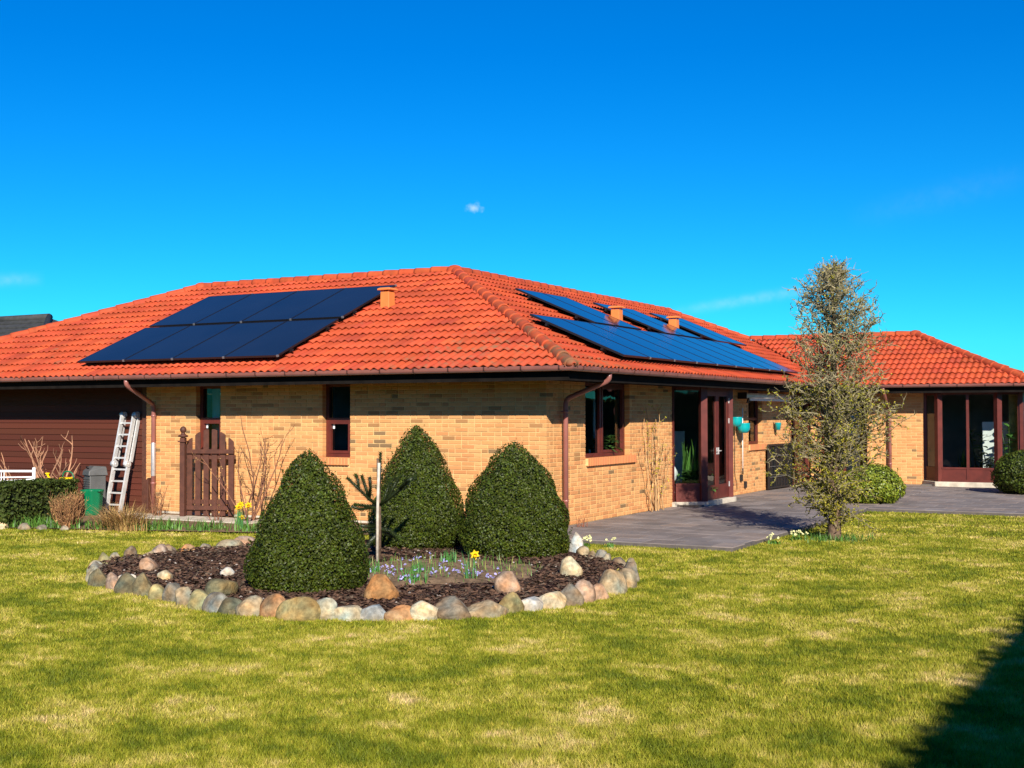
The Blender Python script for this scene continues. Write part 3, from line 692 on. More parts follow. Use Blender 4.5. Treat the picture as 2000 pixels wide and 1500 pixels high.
window(FB, WB1[0], WB1[1], 1.03, TOP - .005, .10, mullions=(2.17,), sashes=((1, 0),)); sill(FB, WB1[0] + .02, WB1[1] + .19, .90, 1.028)
window(FB, WB2[0], WB2[1], 1.06, TOP - .005, .10, transoms=(1.62,)); sill(FB, WB2[0], WB2[1] + .3, .93, 1.058)
# --- glazed bays
def bay(fr, pts, zb, zt, panels, doors=(), name='glazed_bay'):
    """pts: plan corners (u, n); one glazed side between each pair; panels: list of pane counts"""
    m = MB()
    P3 = lambda q, z: fr.P(q[0], q[1], z)
    for i, q in enumerate(pts): m.beam(P3(q, zb), P3(q, zt), .13 if 0 < i < len(pts) - 1 else .07, .13 if 0 < i < len(pts) - 1 else .07, up=(fr.U + fr.N) if 0 < i < len(pts) - 1 else fr.U)
    for q0, q1 in zip(pts, pts[1:]): m.beam(P3(q0, zt - .012), P3(q1, zt - .012), .06, .02)
    body = m.build(name, M_wood, house)
    for i in range(len(pts) - 1):
        a, b = Vector(pts[i]), Vector(pts[i + 1]); d = (b - a); L = d.length; d.normalize(); e = .066
        A, B = a + d * e, b - d * e; up3 = Vector(fr.U * d.x + fr.N * d.y)
        nn = up3.cross(UP)
        def rail(s0, s1, z0, z1, th, nm, mt=M_wood):
            t = MB(); p0 = A + (B - A) * s0; p1 = A + (B - A) * s1; c0 = fr.P(p0.x, p0.y, (z0 + z1) / 2); c1 = fr.P(p1.x, p1.y, (z0 + z1) / 2); t.beam(c0, c1, th, z1 - z0); return t.build(nm, mt, body)
        n = panels[i]; isd = i in doors
        rail(0, 1, zt - .07, zt, .07, 'head_rail'); 
        if not isd: rail(0, 1, zb, zb + .05, .075, 'bottom_rail')
        LL = (B - A).length
        for k in range(n):
            s0, s1 = k / n, (k + 1) / n
            if isd:
                q = .085 / LL; s0 += .004 / LL; s1 -= .004 / LL
                rail(s0, s0 + q, zb + .012, zt - .075, .05, 'door_stile'); rail(s1 - q, s1, zb + .012, zt - .075, .05, 'door_stile'); rail(s0 + q, s1 - q, zb + .012, zb + .28, .045, 'door_panel'); rail(s0 + q, s1 - q, zt - .17, zt - .075, .045, 'door_rail')
                g0, g1, ga, gb = s0 + q, s1 - q, zb + .28, zt - .17
                hs_ = s1 - q * .5 if k == 0 else s0 + q * .5
                ph = A + (B - A) * hs_; t = MB(); o_ = nn if nn.dot(fr.N) > 0 else -nn
                c = fr.P(ph.x, ph.y, 1.02) + o_ * .03; t.box(c, (.02, .02, .13)); t.beam(c + o_ * .03, c + o_ * .03 + up3 * (.08 if k else -.08), .012, .012); t.beam(c, c + o_ * .03, .016, .016); t.build('door_handle', M_alu, body)
                for hz in (.35, 1.6, 2.0):
                    hp = A + (B - A) * (s0 if k == 0 else s1); t = MB(); c = fr.P(hp.x, hp.y, hz) + o_ * .03; t.box(c, (.02, .02, .1)); t.build('hinge', M_alu, body)
            else:
                if k: rail(s0 - .03 / LL, s0 + .03 / LL, zb + .05, zt - .07, .08, 'mullion')
                w0 = s0 + (.03 / LL if k else 0); w1 = s1 - (.03 / LL if k < n - 1 else 0)
                rail(w0, w1, zb + .05, zb + .30, .045, 'lower_panel'); rail(w0, w1, zb + .30, zb + .345, .07, 'rail')
                g0, g1, ga, gb = w0, w1, zb + .345, zt - .07
            p0 = A + (B - A) * g0; p1 = A + (B - A) * g1
            t = MB(); t.add([fr.P(p0.x, p0.y, ga), fr.P(p1.x, p1.y, ga), fr.P(p1.x, p1.y, gb), fr.P(p0.x, p0.y, gb)], [(0, 1, 2, 3)]); t.build('pane', M_glassd, body)
    # concrete step under the bay
    t = MB(); q = [(p[0], p[1]) for p in pts]; cx = sum(p[0] for p in q) / len(q)
    out = [(q[0][0] - .06, -.02), (q[0][0] - .06, .03), (q[1][0] - .07, q[1][1] + .13), (q[2][0] + .07, q[2][1] + .13), (q[3][0] + .06, .03), (q[3][0] + .06, -.02)]
    vs = [fr.P(u, n_, z) for z in (-.1, zb) for u, n_ in out]; k = len(out)
    t.add(vs, [tuple(range(k, 2 * k))] + [(i, (i + 1) % k, k + (i + 1) % k, k + i) for i in range(k)]); bevel(t.build('step', M_conc, body), .008)
    return body
bay(FB, [(BAY[0] + .04, -.02), (5.62, .44), (7.10, .44), (BAY[1] - .04, -.02)], .085, TOP - .02, (1, 2, 1), doors=(1,))
bay(FW, [(2.83, -.02), (3.21, .43), (4.55, .43), (4.97, -.02)], .11, TOP - .02, (1, 2, 1))
m = MB(); m.bb(4.985, 5.06, WY - .06, WY + .06, 0, TOP); m.bb(5.002, 5.03, WY + .061, 19.3, 0, TOP); m.build('end_cladding', M_wood, house)
# patio door in the wing with curtain behind; corner glazing at the end of the brick wall
window(FW, .25, 1.42, .04, 2.19, .10, mullions=(.83,), name='patio_door')
m = MB(); m.bb(-.16, -.02, BEND + .01, BEND + .15, 0, TOP); m.bb(-.16, -.02, WY - .19, WY - .05, 0, TOP); m.bb(-.16, -.02, BEND + .16, WY - .2, 0, .42); m.bb(-.14, -.04, BEND + .16, WY - .2, 2.12, TOP); cg = m.build('corner_glazing', M_wood, house)
t = MB(); t.add([(-.08, BEND + .16, .42), (-.08, WY - .2, .42), (-.08, WY - .2, 2.12), (-.08, BEND + .16, 2.12)], [(0, 1, 2, 3)]); t.build('pane', M_glass, cg)
# small weatherproof sockets and wall details
for (y, z) in ((9.13, .36), (9.4, .2)):
    m = MB(); m.bb(0, .05, y - .04, y + .04, z - .07, z + .07); bevel(m.build('wall_socket', M_black, house))

# ------------------------------------------------------------------ solar panels and vents on the roof
ORD = ['first', 'second', 'third', 'fourth', 'fifth', 'sixth', 'seventh', 'eighth', 'ninth', 'tenth', 'eleventh', 'twelfth', 'thirteenth', 'fourteenth', 'fifteenth', 'sixteenth', 'seventeenth', 'eighteenth', 'nineteenth', 'twentieth', 'twenty-first', 'twenty-second', 'twenty-third', 'twenty-fourth', 'twenty-fifth', 'twenty-sixth', 'twenty-seventh', 'twenty-eighth', 'twenty-ninth', 'thirtieth']
def panel_proto(w, h):
    fr = MB(); e = .012; th = .035
    for (x0, x1, y0, y1) in ((0, w, 0, e), (0, w, h - e, h), (0, e, e, h - e), (w - e, w, e, h - e)): fr.bb(x0, x1, y0, y1, -th, 0)
    f = fr.mesh('frame', M_frame)
    g = MB(); g.bb(e, w - e, e, h - e, -.012, -.003); gm = g.mesh('glass', M_solar)
    b = MB(); b.bb(e, w - e, e, h - e, -.034, -.030); bm_ = b.mesh('back_sheet', M_frame)
    c = MB(); c.bb(-.02, .02, -.012, .012, -.03, .004); cm_ = c.mesh('clamp', M_clamp)
    return f, gm, bm_, cm_
def slope3(kind, base, u, sh, off):
    s = sh
    if kind == 'Y': x = Vector((1, 0, 0)); y = Vector((0, CT, ST)); O = Vector((u, base + s, HZ + TP * s))
    else: x = Vector((0, 1, 0)); y = Vector((-CT, 0, ST)); O = Vector((base - s, u, HZ + TP * s))
    n = x.cross(y); O = O + n * off
    return Matrix(((x.x, y.x, n.x, O.x), (x.y, y.y, n.y, O.y), (x.z, y.z, n.z, O.z), (0, 0, 0, 1)))
def put_panel(meshes, w, h, kind, base, u, sh, off, label, clamps, group):
    o = bpy.data.objects.new('solar_panel', None); o.empty_display_size = .2; o.matrix_world = slope3(kind, base, u, sh, off); link(o)
    tag(o, label, 'solar panel', group)
    for n_, me in zip(('frame', 'glass', 'back_sheet'), meshes[:3]): link(bpy.data.objects.new(n_, me), o)
    for (cx, cy) in clamps:
        c = bpy.data.objects.new('clamp', meshes[3]); c.location = (cx, cy, 0); link(c, o)
HSH = 1.70
wA = 1.155; mA = panel_proto(wA, HSH / CT * .995 if False else 1.86 * .985)
hA_ = 1.86 * .985
for row, sh in (('lower', .40), ('upper', 2.19)):
    for k in range(4):
        put_panel(mA, wA, hA_, 'Y', -D, -9.42 + k * (wA + .02), sh, .17, f'black solar panel on front roof, {row} row, {ORD[k]} from the left', [(wA + .01, 0)] + ([(wA + .01, hA_)] if row == 'upper' else []), 'solar panels on the front roof')
wB = 1.085; hB_ = 1.84; mB = panel_proto(wB, hB_)
for k in range(9):
    put_panel(mB, wB, hB_, 'X', D, 1.45 + k * (wB + .02), .30, .17, f'blue solar panel on right roof slope, lower row, {ORD[k]} from hip', [(wB + .01, 0)], 'solar panels on the right roof slope')
for gi, y0 in enumerate((4.22, 7.75, 10.93)):
    for k in range(2):
        put_panel(mB, wB, hB_, 'X', D, y0 + k * (wB + .02), 2.09, .17, f'blue solar panel, upper row of right slope, {("nearer", "farther")[k]} of {("two by the hip", "two between vents", "two beyond vents")[gi]}', [(wB + .01, hB_)], 'solar panels on the right roof slope')
def rails(kind, base, u0, u1, shs, lab):
    for i, sh in enumerate(shs):
        o = bpy.data.objects.new('mounting_rail', None)
        m = MB(); m.bb(0, u1 - u0, -.02, .02, -.04, 0)
        for k in range(int((u1 - u0) / .9) + 1): m.bb(.15 + k * .9, .19 + k * .9, -.015, .015, -.12, -.041)
        o = m.build('mounting_rail', M_frame); o.matrix_world = slope3(kind, base, u0, sh, .134); tag(o, f'{ORD[i]} dark rail up from the eave under {lab}', 'rail', 'panel mounting rails')
rails('Y', -D, -9.46, -4.70, (.75, 1.75, 2.55, 3.55), 'the front roof panels')
rails('X', D, 1.40, 11.42, (.65, 1.65), 'the lower right-slope panels')
for i, y0 in enumerate((4.22, 7.75, 10.93)): rails('X', D, y0 - .05, y0 + 2.25, (2.45, 3.45), ('the two panels by the hip', 'the two panels between vents', 'the two panels beyond the vents')[i])
def roof_vent(kind, base, u, sh, label, rz):
    p = slope3(kind, base, u, sh, 0.0).translation
    o = empty('roof_vent', p, rz); tag(o, label, 'roof vent', 'orange roof vents')
    m = MB(); w = .100
    vs = [(-w, -w, -.12), (w, -w, -.12), (w, w, -.02), (-w, w, -.02), (-w * .94, -w * .94, .30), (w * .94, -w * .94, .30), (w * .94, w * .94, .30), (-w * .94, w * .94, .30)]
    m.add(vs, [(3, 2, 1, 0), (4, 5, 6, 7), (0, 1, 5, 4), (1, 2, 6, 5), (2, 3, 7, 6), (3, 0, 4, 7)]); bevel(m.build('shaft', M_vent, o), .006)
    m = MB(); c = .138
    m.add([(-c, -c, .325), (c, -c, .325), (c, c, .325), (-c, c, .325), (-c, -c, .355), (c, -c, .355), (c, c, .355), (-c, c, .355), (-c * .7, -c * .7, .375), (c * .7, -c * .7, .375), (c * .7, c * .7, .375), (-c * .7, c * .7, .375)],
          [(3, 2, 1, 0)] + [(i, (i + 1) % 4, 4 + (i + 1) % 4, 4 + i) for i in range(4)] + [(4 + i, 4 + (i + 1) % 4, 8 + (i + 1) % 4, 8 + i) for i in range(4)] + [(8, 9, 10, 11)]); bevel(m.build('cap', M_vent, o), .006)
    m = MB()
    for sx in (-1, 1):
        for sy in (-1, 1): m.bb(sx * .075 - .01, sx * .075 + .01, sy * .075 - .01, sy * .075 + .01, .298, .327)
    m.build('spacer', M_vent, o)
    m = MB(); th = TH if kind == 'Y' else TH
    m.box((0, 0, -.02), (.42, .42, .012), Matrix.Rotation(TH, 3, 'X')); m.build('flashing', M_vent, o)
roof_vent('Y', -D, -4.37, 3.02, 'orange square roof vent beside the front roof panels', 0)
roof_vent('X', D, 7.10, 2.87, 'orange roof vent in the gap nearer the hip on the right slope', R(90))
roof_vent('X', D, 10.45, 2.91, 'orange roof vent in the gap farther from the hip on the right slope', R(90))

# ------------------------------------------------------------------ foliage helpers
def rand_dirs(n):
    v = rng.normal(size=(n, 3)); return v / np.linalg.norm(v, axis=1)[:, None]
def leaf_mesh(name, P, N, size, matl, parent, jit=.8, asp=.55, tv=(.6, 1.3), warm=.12, loc=None):
    """one diamond leaf for each point, tilted about its normal"""
    n = len(P); d = N + rand_dirs(n) * jit; d /= np.linalg.norm(d, axis=1)[:, None]
    a = np.cross(d, rand_dirs(n)); a /= np.linalg.norm(a, axis=1)[:, None]; b = np.cross(d, a)
    s = size * rng.uniform(.65, 1.25, (n, 1)); L = a * s; B = b * s * asp; bend_ = d * s * .25
    V = np.stack([P - L, P + B - bend_ * .3, P + L, P - B - bend_ * .3], 1).reshape(-1, 3)
    F = np.arange(4 * n).reshape(n, 4); F = np.concatenate([F[:, [0, 1, 2]], F[:, [0, 2, 3]]])
    t = rng.uniform(*tv, (n, 1)); t = np.concatenate([t * (1 + rng.uniform(-warm, warm * 2, (n, 1))), t, t * (1 - rng.uniform(0, warm, (n, 1)))], 1)
    o = npobj(name, V, F, matl, parent, np.repeat(t, 4, 0))
    if loc is not None: o.location = loc
    return o
def profile_points(prof, n, depth=.08, lump=.04, seed=0):
    """points near the surface of a body of revolution: prof = [(z, r)...]"""
    z = np.array([p[0] for p in prof]); r = np.array([p[1] for p in prof])
    zz = np.linspace(z[0], z[-1], 200); rr = np.interp(zz, z, r); ds = np.sqrt(np.gradient(zz) ** 2 + np.gradient(rr) ** 2); w = (rr + .02) * ds; w /= w.sum()
    k = rng.choice(200, n, p=w); zc = zz[k] + rng.uniform(-.5, .5, n) * (z[-1] - z[0]) / 200; rc = np.interp(zc, z, r); ph = rng.uniform(0, 2 * math.pi, n)
    sl = np.interp(zc, zz, np.gradient(rr, zz))
    N = np.stack([np.cos(ph), np.sin(ph), -sl], 1); N /= np.linalg.norm(N, axis=1)[:, None]
    lm = lump * (np.sin(ph * 3 + zc * 5 + seed) * np.sin(zc * 7 - ph * 2 + seed * 2) + .6 * np.sin(ph * 7 + zc * 13 + seed))
    dd = -depth * rng.random(n) ** 1.6 + lm
    P = np.stack([rc * np.cos(ph), rc * np.sin(ph), zc], 1) + N * dd[:, None]
    return P, N
def topiary(name, loc, H, Rr, fr, label, cat, nleaf, size, matl, inner, group=None, seed=0, sprigs=40, tv=(.40, 1.5), rz=0, sub=.9):
    o = empty(name, loc, rz); tag(o, label, cat, group)
    prof = [(z * H, r * Rr) for z, r in fr]
    P, N = profile_points(prof, nleaf, .10, .030, seed)
    if sprigs:                                                     # small unclipped shoots that stand proud
        Q, M_ = profile_points(prof, sprigs, 0, 0, seed)
        ex = []; en = []
        for q, nn in zip(Q, M_):
            L = rng.uniform(.03, .13); dr = nn * .5 + np.array([0, 0, 1.0]); dr /= np.linalg.norm(dr)
            for t in np.linspace(0, 1, 7): ex.append(q + dr * L * t + rng.normal(size=3) * .006); en.append(dr)
        P = np.concatenate([P, np.array(ex)]); N = np.concatenate([N, np.array(en)])
    leaf_mesh('foliage', P, N, size, matl, o, .75, .6, tv)
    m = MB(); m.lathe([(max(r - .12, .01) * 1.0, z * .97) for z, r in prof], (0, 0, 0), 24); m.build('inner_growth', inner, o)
    m = MB(); m.tube([(0, 0, -.08), (0.01, 0, H * .3)], [.035, .02], 7); m.build('stem', M_bark, o)
    return o
CONE = [(0.0, .82), (.05, .94), (.14, 1.0), (.26, .97), (.40, .87), (.55, .73), (.70, .56), (.82, .40), (.91, .26), (.97, .13), (1.0, .03)]
EGG = [(0.0, .82), (.05, .94), (.15, 1.0), (.30, .985), (.46, .90), (.60, .77), (.74, .59), (.86, .39), (.95, .19), (1.0, .03)]
BEDZ = 0.0
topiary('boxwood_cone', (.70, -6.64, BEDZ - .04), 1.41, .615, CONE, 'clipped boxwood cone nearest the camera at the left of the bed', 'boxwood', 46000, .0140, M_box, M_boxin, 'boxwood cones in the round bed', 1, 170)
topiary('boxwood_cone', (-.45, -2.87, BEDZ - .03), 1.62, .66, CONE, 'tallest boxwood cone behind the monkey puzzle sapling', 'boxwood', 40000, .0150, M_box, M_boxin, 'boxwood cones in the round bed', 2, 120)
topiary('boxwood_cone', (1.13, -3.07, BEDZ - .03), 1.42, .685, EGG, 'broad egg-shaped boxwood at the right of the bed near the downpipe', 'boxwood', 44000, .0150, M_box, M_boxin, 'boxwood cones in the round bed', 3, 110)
BALL = [(0.0, .55), (.10, .82), (.25, .97), (.45, 1.0), (.65, .93), (.82, .72), (.93, .45), (1.0, .05)]
topiary('clipped_ball_shrub', (3.05, 8.0, -.03), .78, .62, BALL, 'golden green clipped ball shrub behind the larch', 'shrub', 9000, .024, M_ball, M_boxin, None, 4, 20, (.5, 1.3))
topiary('clipped_ball_shrub', (5.42, 12.3, -.03), .98, .75, BALL, 'dark green round shrub in front of the far glazed bay', 'shrub', 10000, .026, M_box, M_boxin, None, 5, 20, (.5, 1.5))

# ------------------------------------------------------------------ round bed: mulch, chips, stones
RING = [(-1.75, -7.2), (-1.2, -7.4), (-.6, -7.55), (.1, -7.8), (.8, -7.95), (1.5, -7.92), (2.1, -7.7), (2.6, -7.4), (2.95, -7.0), (3.2, -6.55), (3.38, -6.0), (3.4, -5.3), (3.3, -4.6), (3.0, -3.9), (2.5, -3.2), (1.95, -2.65), (1.3, -2.15), (.4, -1.95), (-.6, -2.1), (-1.6, -2.5), (-2.4, -3.2), (-2.65, -3.9), (-2.75, -4.7), (-2.8, -5.4), (-2.75, -6.0), (-2.35, -6.7)]
def inside(x, y, poly):
    c = False; n = len(poly)
    for i in range(n):
        x0, y0 = poly[i]; x1, y1 = poly[(i + 1) % n]
        if (y0 > y) != (y1 > y) and x < (x1 - x0) * (y - y0) / (y1 - y0) + x0: c = not c
    return c
def inside_np(X, Y, poly):
    c = np.zeros(len(X), bool); n = len(poly)
    for i in range(n):
        x0, y0 = poly[i]; x1, y1 = poly[(i + 1) % n]
        if y0 == y1: continue
        c ^= ((y0 > Y) != (y1 > Y)) & (X < (x1 - x0) * (Y - y0) / (y1 - y0) + x0)
    return c
BC = (0.35, -5.0)
def bedz(x, y): 
    return .03 * (noise.noise((x * 1.1, y * 1.1, 3)) + .5 * noise.noise((x * 4, y * 4, 8))) + .015
m = MB(); vs = []; rings = 18; n = len(RING) * 3
per = []
for i in range(len(RING)):
    a, b = RING[i], RING[(i + 1) % len(RING)]
    for k in range(3): per.append((a[0] + (b[0] - a[0]) * k / 3, a[1] + (b[1] - a[1]) * k / 3))
for r_ in range(rings + 1):
    f = r_ / rings
    for (x, y) in per:
        X, Y = BC[0] + (x - BC[0]) * f, BC[1] + (y - BC[1]) * f; vs.append((X, Y, bedz(X, Y) if r_ < rings else LZ - .02))
fs = [(r_ * n + i, r_ * n + (i + 1) % n, (r_ + 1) * n + (i + 1) % n, (r_ + 1) * n + i) for r_ in range(1, rings) for i in range(n)] + [tuple(n + i for i in range(n))]
m.add(vs, fs, smooth=True); tag(m.build('island_bed', M_mulch), 'mound of dark soil inside the ring of stones', kind='structure')
# soil patch with flowers in the middle of the bed
PATCH = [(.75, -5.9), (1.4, -6.35), (2.2, -5.85), (2.45, -5.2), (2.3, -4.5), (1.9, -4.0), (1.0, -3.9), (.2, -4.2), (0.1, -5.2)]
n = 24; m = MB()
ctr = (1.3, -5.05); vs = [(ctr[0], ctr[1], bedz(*ctr) + .02)]
pts = []
for i in range(len(PATCH)):
    a, b = PATCH[i], PATCH[(i + 1) % len(PATCH)]
    for k in range(4): pts.append((a[0] + (b[0] - a[0]) * k / 4 + random.uniform(-.05, .05), a[1] + (b[1] - a[1]) * k / 4 + random.uniform(-.05, .05)))
for f in (.3, .6, .85, 1):
    for (x, y) in pts: X, Y = ctr[0] + (x - ctr[0]) * f, ctr[1] + (y - ctr[1]) * f; vs.append((X, Y, bedz(X, Y) + (.018 if f < 1 else -.01)))
k = len(pts); fs = [(0, 1 + i, 1 + (i + 1) % k) for i in range(k)] + [(1 + r_ * k + i, 1 + (r_ + 1) * k + i, 1 + (r_ + 1) * k + (i + 1) % k, 1 + r_ * k + (i + 1) % k) for r_ in range(3) for i in range(k)]
m.add(vs, fs, smooth=True); tag(m.build('flower_patch_soil', M_soil), 'paler soil patch in the middle of the bed', kind='structure')
# bark chips
def chips(n):
    P = []
    while len(P) < n:
        x, y = random.uniform(-2.9, 3.5), random.uniform(-8.1, -3.0)
        if inside(x, y, RING) and not (inside(x, y, PATCH) and random.random() < .93): P.append((x, y))
    V = []; F = []; C = []
    for (x, y) in P:
        L = random.uniform(.016, .042); w = L * random.uniform(.3, .6); h = random.uniform(.004, .009); M = Matrix.Rotation(random.uniform(0, 6.3), 3, 'Z') @ Matrix.Rotation(random.uniform(-.6, .6), 3, 'X') @ Matrix.Rotation(random.uniform(-.5, .5), 3, 'Y')
        z = bedz(x, y) + random.uniform(.002, .018); b = len(V)
        for (a, c, d) in ((-1, -.6, 0), (-.4, 1, 0), (1, .5, 0), (.5, -1, 0), (0, 0, 1)): v = M @ Vector((a * L, c * w, d * h)); V.append((v.x + x, v.y + y, v.z + z))
        F += [(b, b + 1, b + 4), (b + 1, b + 2, b + 4), (b + 2, b + 3, b + 4), (b + 3, b, b + 4)]
        v = random.uniform(.45, 1.5); q = random.random(); C += [(v, v * (1.0 if q < .8 else 1.3), v * (1.0 if q < .8 else 1.4))] * 5
    return V, F, C
V, F, C = chips(15000)
tag(npobj('bark_mulch', V, F, M_chip, None, np.array(C)), 'reddish brown bark mulch covering the round bed', kind='stuff')
# pale pebbles in the mulch
m = MB()
for _ in range(170):
    while True:
        x, y = random.uniform(-2.6, 3.3), random.uniform(-8.0, -3.4)
        if inside(x, y, RING): break
    s = random.uniform(.008, .024); z = bedz(x, y) + .012; M = Matrix.Rotation(random.uniform(0, 6), 3, 'Z'); vs = []
    for (a, c, d) in ((1, 0, 0), (.3, .8, 0), (-.8, .5, 0), (-.7, -.6, 0), (.4, -.8, 0), (0, 0, .7)): v = M @ Vector((a * s, c * s, d * s)); vs.append((x + v.x, y + v.y, z + v.z))
    v = random.uniform(.35, .75); m.add(vs, [(i, (i + 1) % 5, 5) for i in range(5)], (v, v * .85, v * .7), True)
tag(m.build('pebbles', M_stone, None, True), 'small pale pebbles scattered in the bark mulch', kind='stuff')
SCOL = dict(o=('olive brown', (.25, .20, .095)), p=('pinkish tan', (.46, .29, .18)), d=('dark olive', (.17, .145, .075)), y=('yellowish', (.44, .36, .14)), g=('grey', (.30, .26, .19)), t=('tan', (.40, .30, .165)), r=('rusty orange', (.48, .235, .085)), a=('golden brown', (.37, .265, .09)), c=('pale cream grey', (.50, .45, .30)), b=('blue grey', (.35, .36, .33)), e=('cream', (.62, .50, .30)), n=('brown', (.27, .20, .125)), w=('whitish', (.68, .64, .55)))
def stone(w, h, col, seed, name='border_stone', flat=False):
    bm = bmesh.new(); bmesh.ops.create_icosphere(bm, subdivisions=3, radius=1.0); rs = random.Random(seed)
    off = Vector((rs.uniform(0, 90), rs.uniform(0, 90), 0)); cuts = [(Vector((rs.uniform(-1, 1), rs.uniform(-1, 1), rs.uniform(-.2, 1))).normalized(), rs.uniform(.6, .88)) for _ in range(6)]
    dp = rs.uniform(.75, 1.0); lean = rs.uniform(-.25, .25)
    for v in bm.verts:
        p = v.co.copy(); p *= 1 + .16 * noise.noise(p * 1.3 + off) + .05 * noise.noise(p * 3.5 + off)
        for nn, dd in cuts:
            e = p.dot(nn) - dd
            if e > 0: p -= nn * e * .93
        v.co = Vector((p.x * w * .55 + p.z * lean * w * .3, p.y * w * .5 * dp, (p.z + .45) * h * .72))
    me = bpy.data.meshes.new(name); bm.to_mesh(me); bm.free(); me.polygons.foreach_set('use_smooth', [True] * len(me.polygons))
    a = me.color_attributes.new('tint', 'FLOAT_COLOR', 'POINT')
    for i, v in enumerate(me.vertices):
        k = .92 + .55 * noise.noise(Vector(v.co) * 9 + off) + .3 * noise.noise(Vector(v.co) * 26 + off); q = noise.noise(Vector(v.co) * 11 + off * 2) * .35
        a.data[i].color = (col[0] * k * (1 + q), col[1] * k, col[2] * k * (1 - q), 1)
    me.materials.append(M_stone); return me
STONES = [(-1.58, -7.35, 0.242, 0.189, 'o'), (-1.24, -7.47, 0.185, 0.158, 'p'), (-0.95, -7.56, 0.218, 0.166, 'd'), (-0.67, -7.61, 0.204, 0.174, 'o'), (-0.32, -7.77, 0.189, 0.159, 'y'), (-0.1, -7.8, 0.148, 0.187, 'g'), (0.14, -7.89, 0.145, 0.165, 't'), (0.47, -8.0, 0.209, 0.171, 'y'), (0.72, -8.06, 0.187, 0.168, 'g'), (0.91, -8.06, 0.195, 0.139, 'd'), (1.15, -8.07, 0.211, 0.156, 't'), (1.4, -8.05, 0.191, 0.172, 'r'), (1.66, -8.01, 0.279, 0.18, 'a'), (1.9, -7.94, 0.161, 0.206, 'c'), (2.09, -7.84, 0.224, 0.134, 'c'), (2.28, -7.74, 0.206, 0.143, 'b'), (2.49, -7.65, 0.232, 0.134, 'r'), (2.68, -7.52, 0.197, 0.161, 'e'), (2.86, -7.33, 0.289, 0.153, 'n'), (3.04, -7.08, 0.265, 0.137, 't'), (3.16, -6.83, 0.204, 0.176, 'a'), (3.29, -6.62, 0.215, 0.122, 'w'), (3.39, -6.43, 0.208, 0.18, 'e'), (3.46, -6.19, 0.211, 0.173, 'n'), (3.48, -5.96, 0.176, 0.166, 'p'), (3.54, -5.71, 0.198, 0.129, 'p'), (3.48, -5.28, 0.236, 0.205, 't'), (3.47, -4.87, 0.179, 0.232, 't')]
BACKR = [(3.3, -4.35, .2, .17, 'n'), (3.12, -3.95, .19, .16, 't'), (2.75, -3.44, 0.178, 0.131, 'n'), (2.5, -3.25, 0.155, 0.132, 't'), (2.3, -3.02, 0.147, 0.123, 'g'), (2.1, -2.85, 0.125, 0.1, 't'), (1.9, -2.68, 0.14, 0.114, 't'), (1.65, -2.43, 0.17, 0.17, 'w')]
BACKL = [(-1.95, -7.1, 0.17, 0.15, 'c'), (-2.2, -6.85, 0.15, 0.14, 'g'), (-2.45, -6.6, 0.186, 0.116, 'e'), (-2.72, -6.25, 0.17, 0.13, 'y'), (-2.85, -5.96, 0.13, 0.11, 't'), (-2.91, -5.65, 0.135, 0.16, 'n'), (-2.85, -5.4, 0.151, 0.095, 't'), (-2.95, -5.15, 0.206, 0.11, 'p'), (-3.05, -4.88, 0.155, 0.125, 'n'), (-2.9, -4.68, 0.197, 0.1, 'r'), (-2.8, -4.45, 0.146, 0.09, 'g'), (-2.62, -4.2, 0.278, 0.125, 't'), (-2.75, -3.8, 0.247, 0.12, 'p')]
for lst, fmt in ((STONES, 'front edge of stone ring, {} from its left end'), (BACKR, 'rear right edge of stone ring, {} from the right end'), (BACKL, 'rear left edge of stone ring, {} from the left end')):
    for i, (x, y, w, h, c) in enumerate(lst):
        nm, col = SCOL[c]; g_ = sum(col) / 3; col = tuple(k * .86 + g_ * .11 for k in col); w *= random.uniform(.86, 1.15); h *= random.uniform(.85, 1.12); o = bpy.data.objects.new('border_stone', stone(w * 1.32, h * (1.2 if lst is STONES else 1.5), col, 31 * i + int(x * 100)))
        o.location = (x - .06 * (x - BC[0]) / 3, y + .06, LZ - .02); o.rotation_euler = (random.uniform(-.1, .1), random.uniform(-.1, .1), math.atan2(y - BC[1], x - BC[0]) + R(90) + random.uniform(-.4, .4)); link(o)
        tag(o, f'{nm} stone on ' + fmt.format(ORD[i]), 'stone', 'stones edging the round bed')
LOOSE = [(1.85, -7.0, 0.257, 0.2, 'r', 'large rusty orange stone lying on the mulch beside the nearest boxwood'), (0.40, -7.6, 0.291, 0.146, 'o', 'broad olive boulder lying just inside the front stone ring'), (-1.71, -6.43, 0.218, 0.115, 'p', 'pinkish smooth stone on the mulch near the left rear stones'), (-0.97, -6.92, 0.173, 0.076, 'e', 'flat cream stone in the open mulch left of the boxwood'), (-1.09, -7.35, 0.137, 0.074, 'w', 'small white stone in the mulch near the left end'), (-0.56, -6.42, 0.166, 0.066, 'w', 'white and orange flat stone beside the leaves of the nearest boxwood'), (2.72, -6.1, 0.238, 0.178, 'p', 'pinkish rounded stone on the mulch below the broad boxwood'), (2.70, -4.7, 0.197, 0.175, 'e', 'upright cream stone on the mulch at the right end of the bed')]
for i, (x, y, w, h, c, lab) in enumerate(LOOSE):
    o = bpy.data.objects.new('loose_stone', stone(w * 1.25, h * 1.25, SCOL[c][1], 900 + i)); o.location = (x, y, bedz(x, y) - h * .1); o.rotation_euler = (0, 0, random.uniform(0, 3)); link(o); tag(o, lab, 'stone')
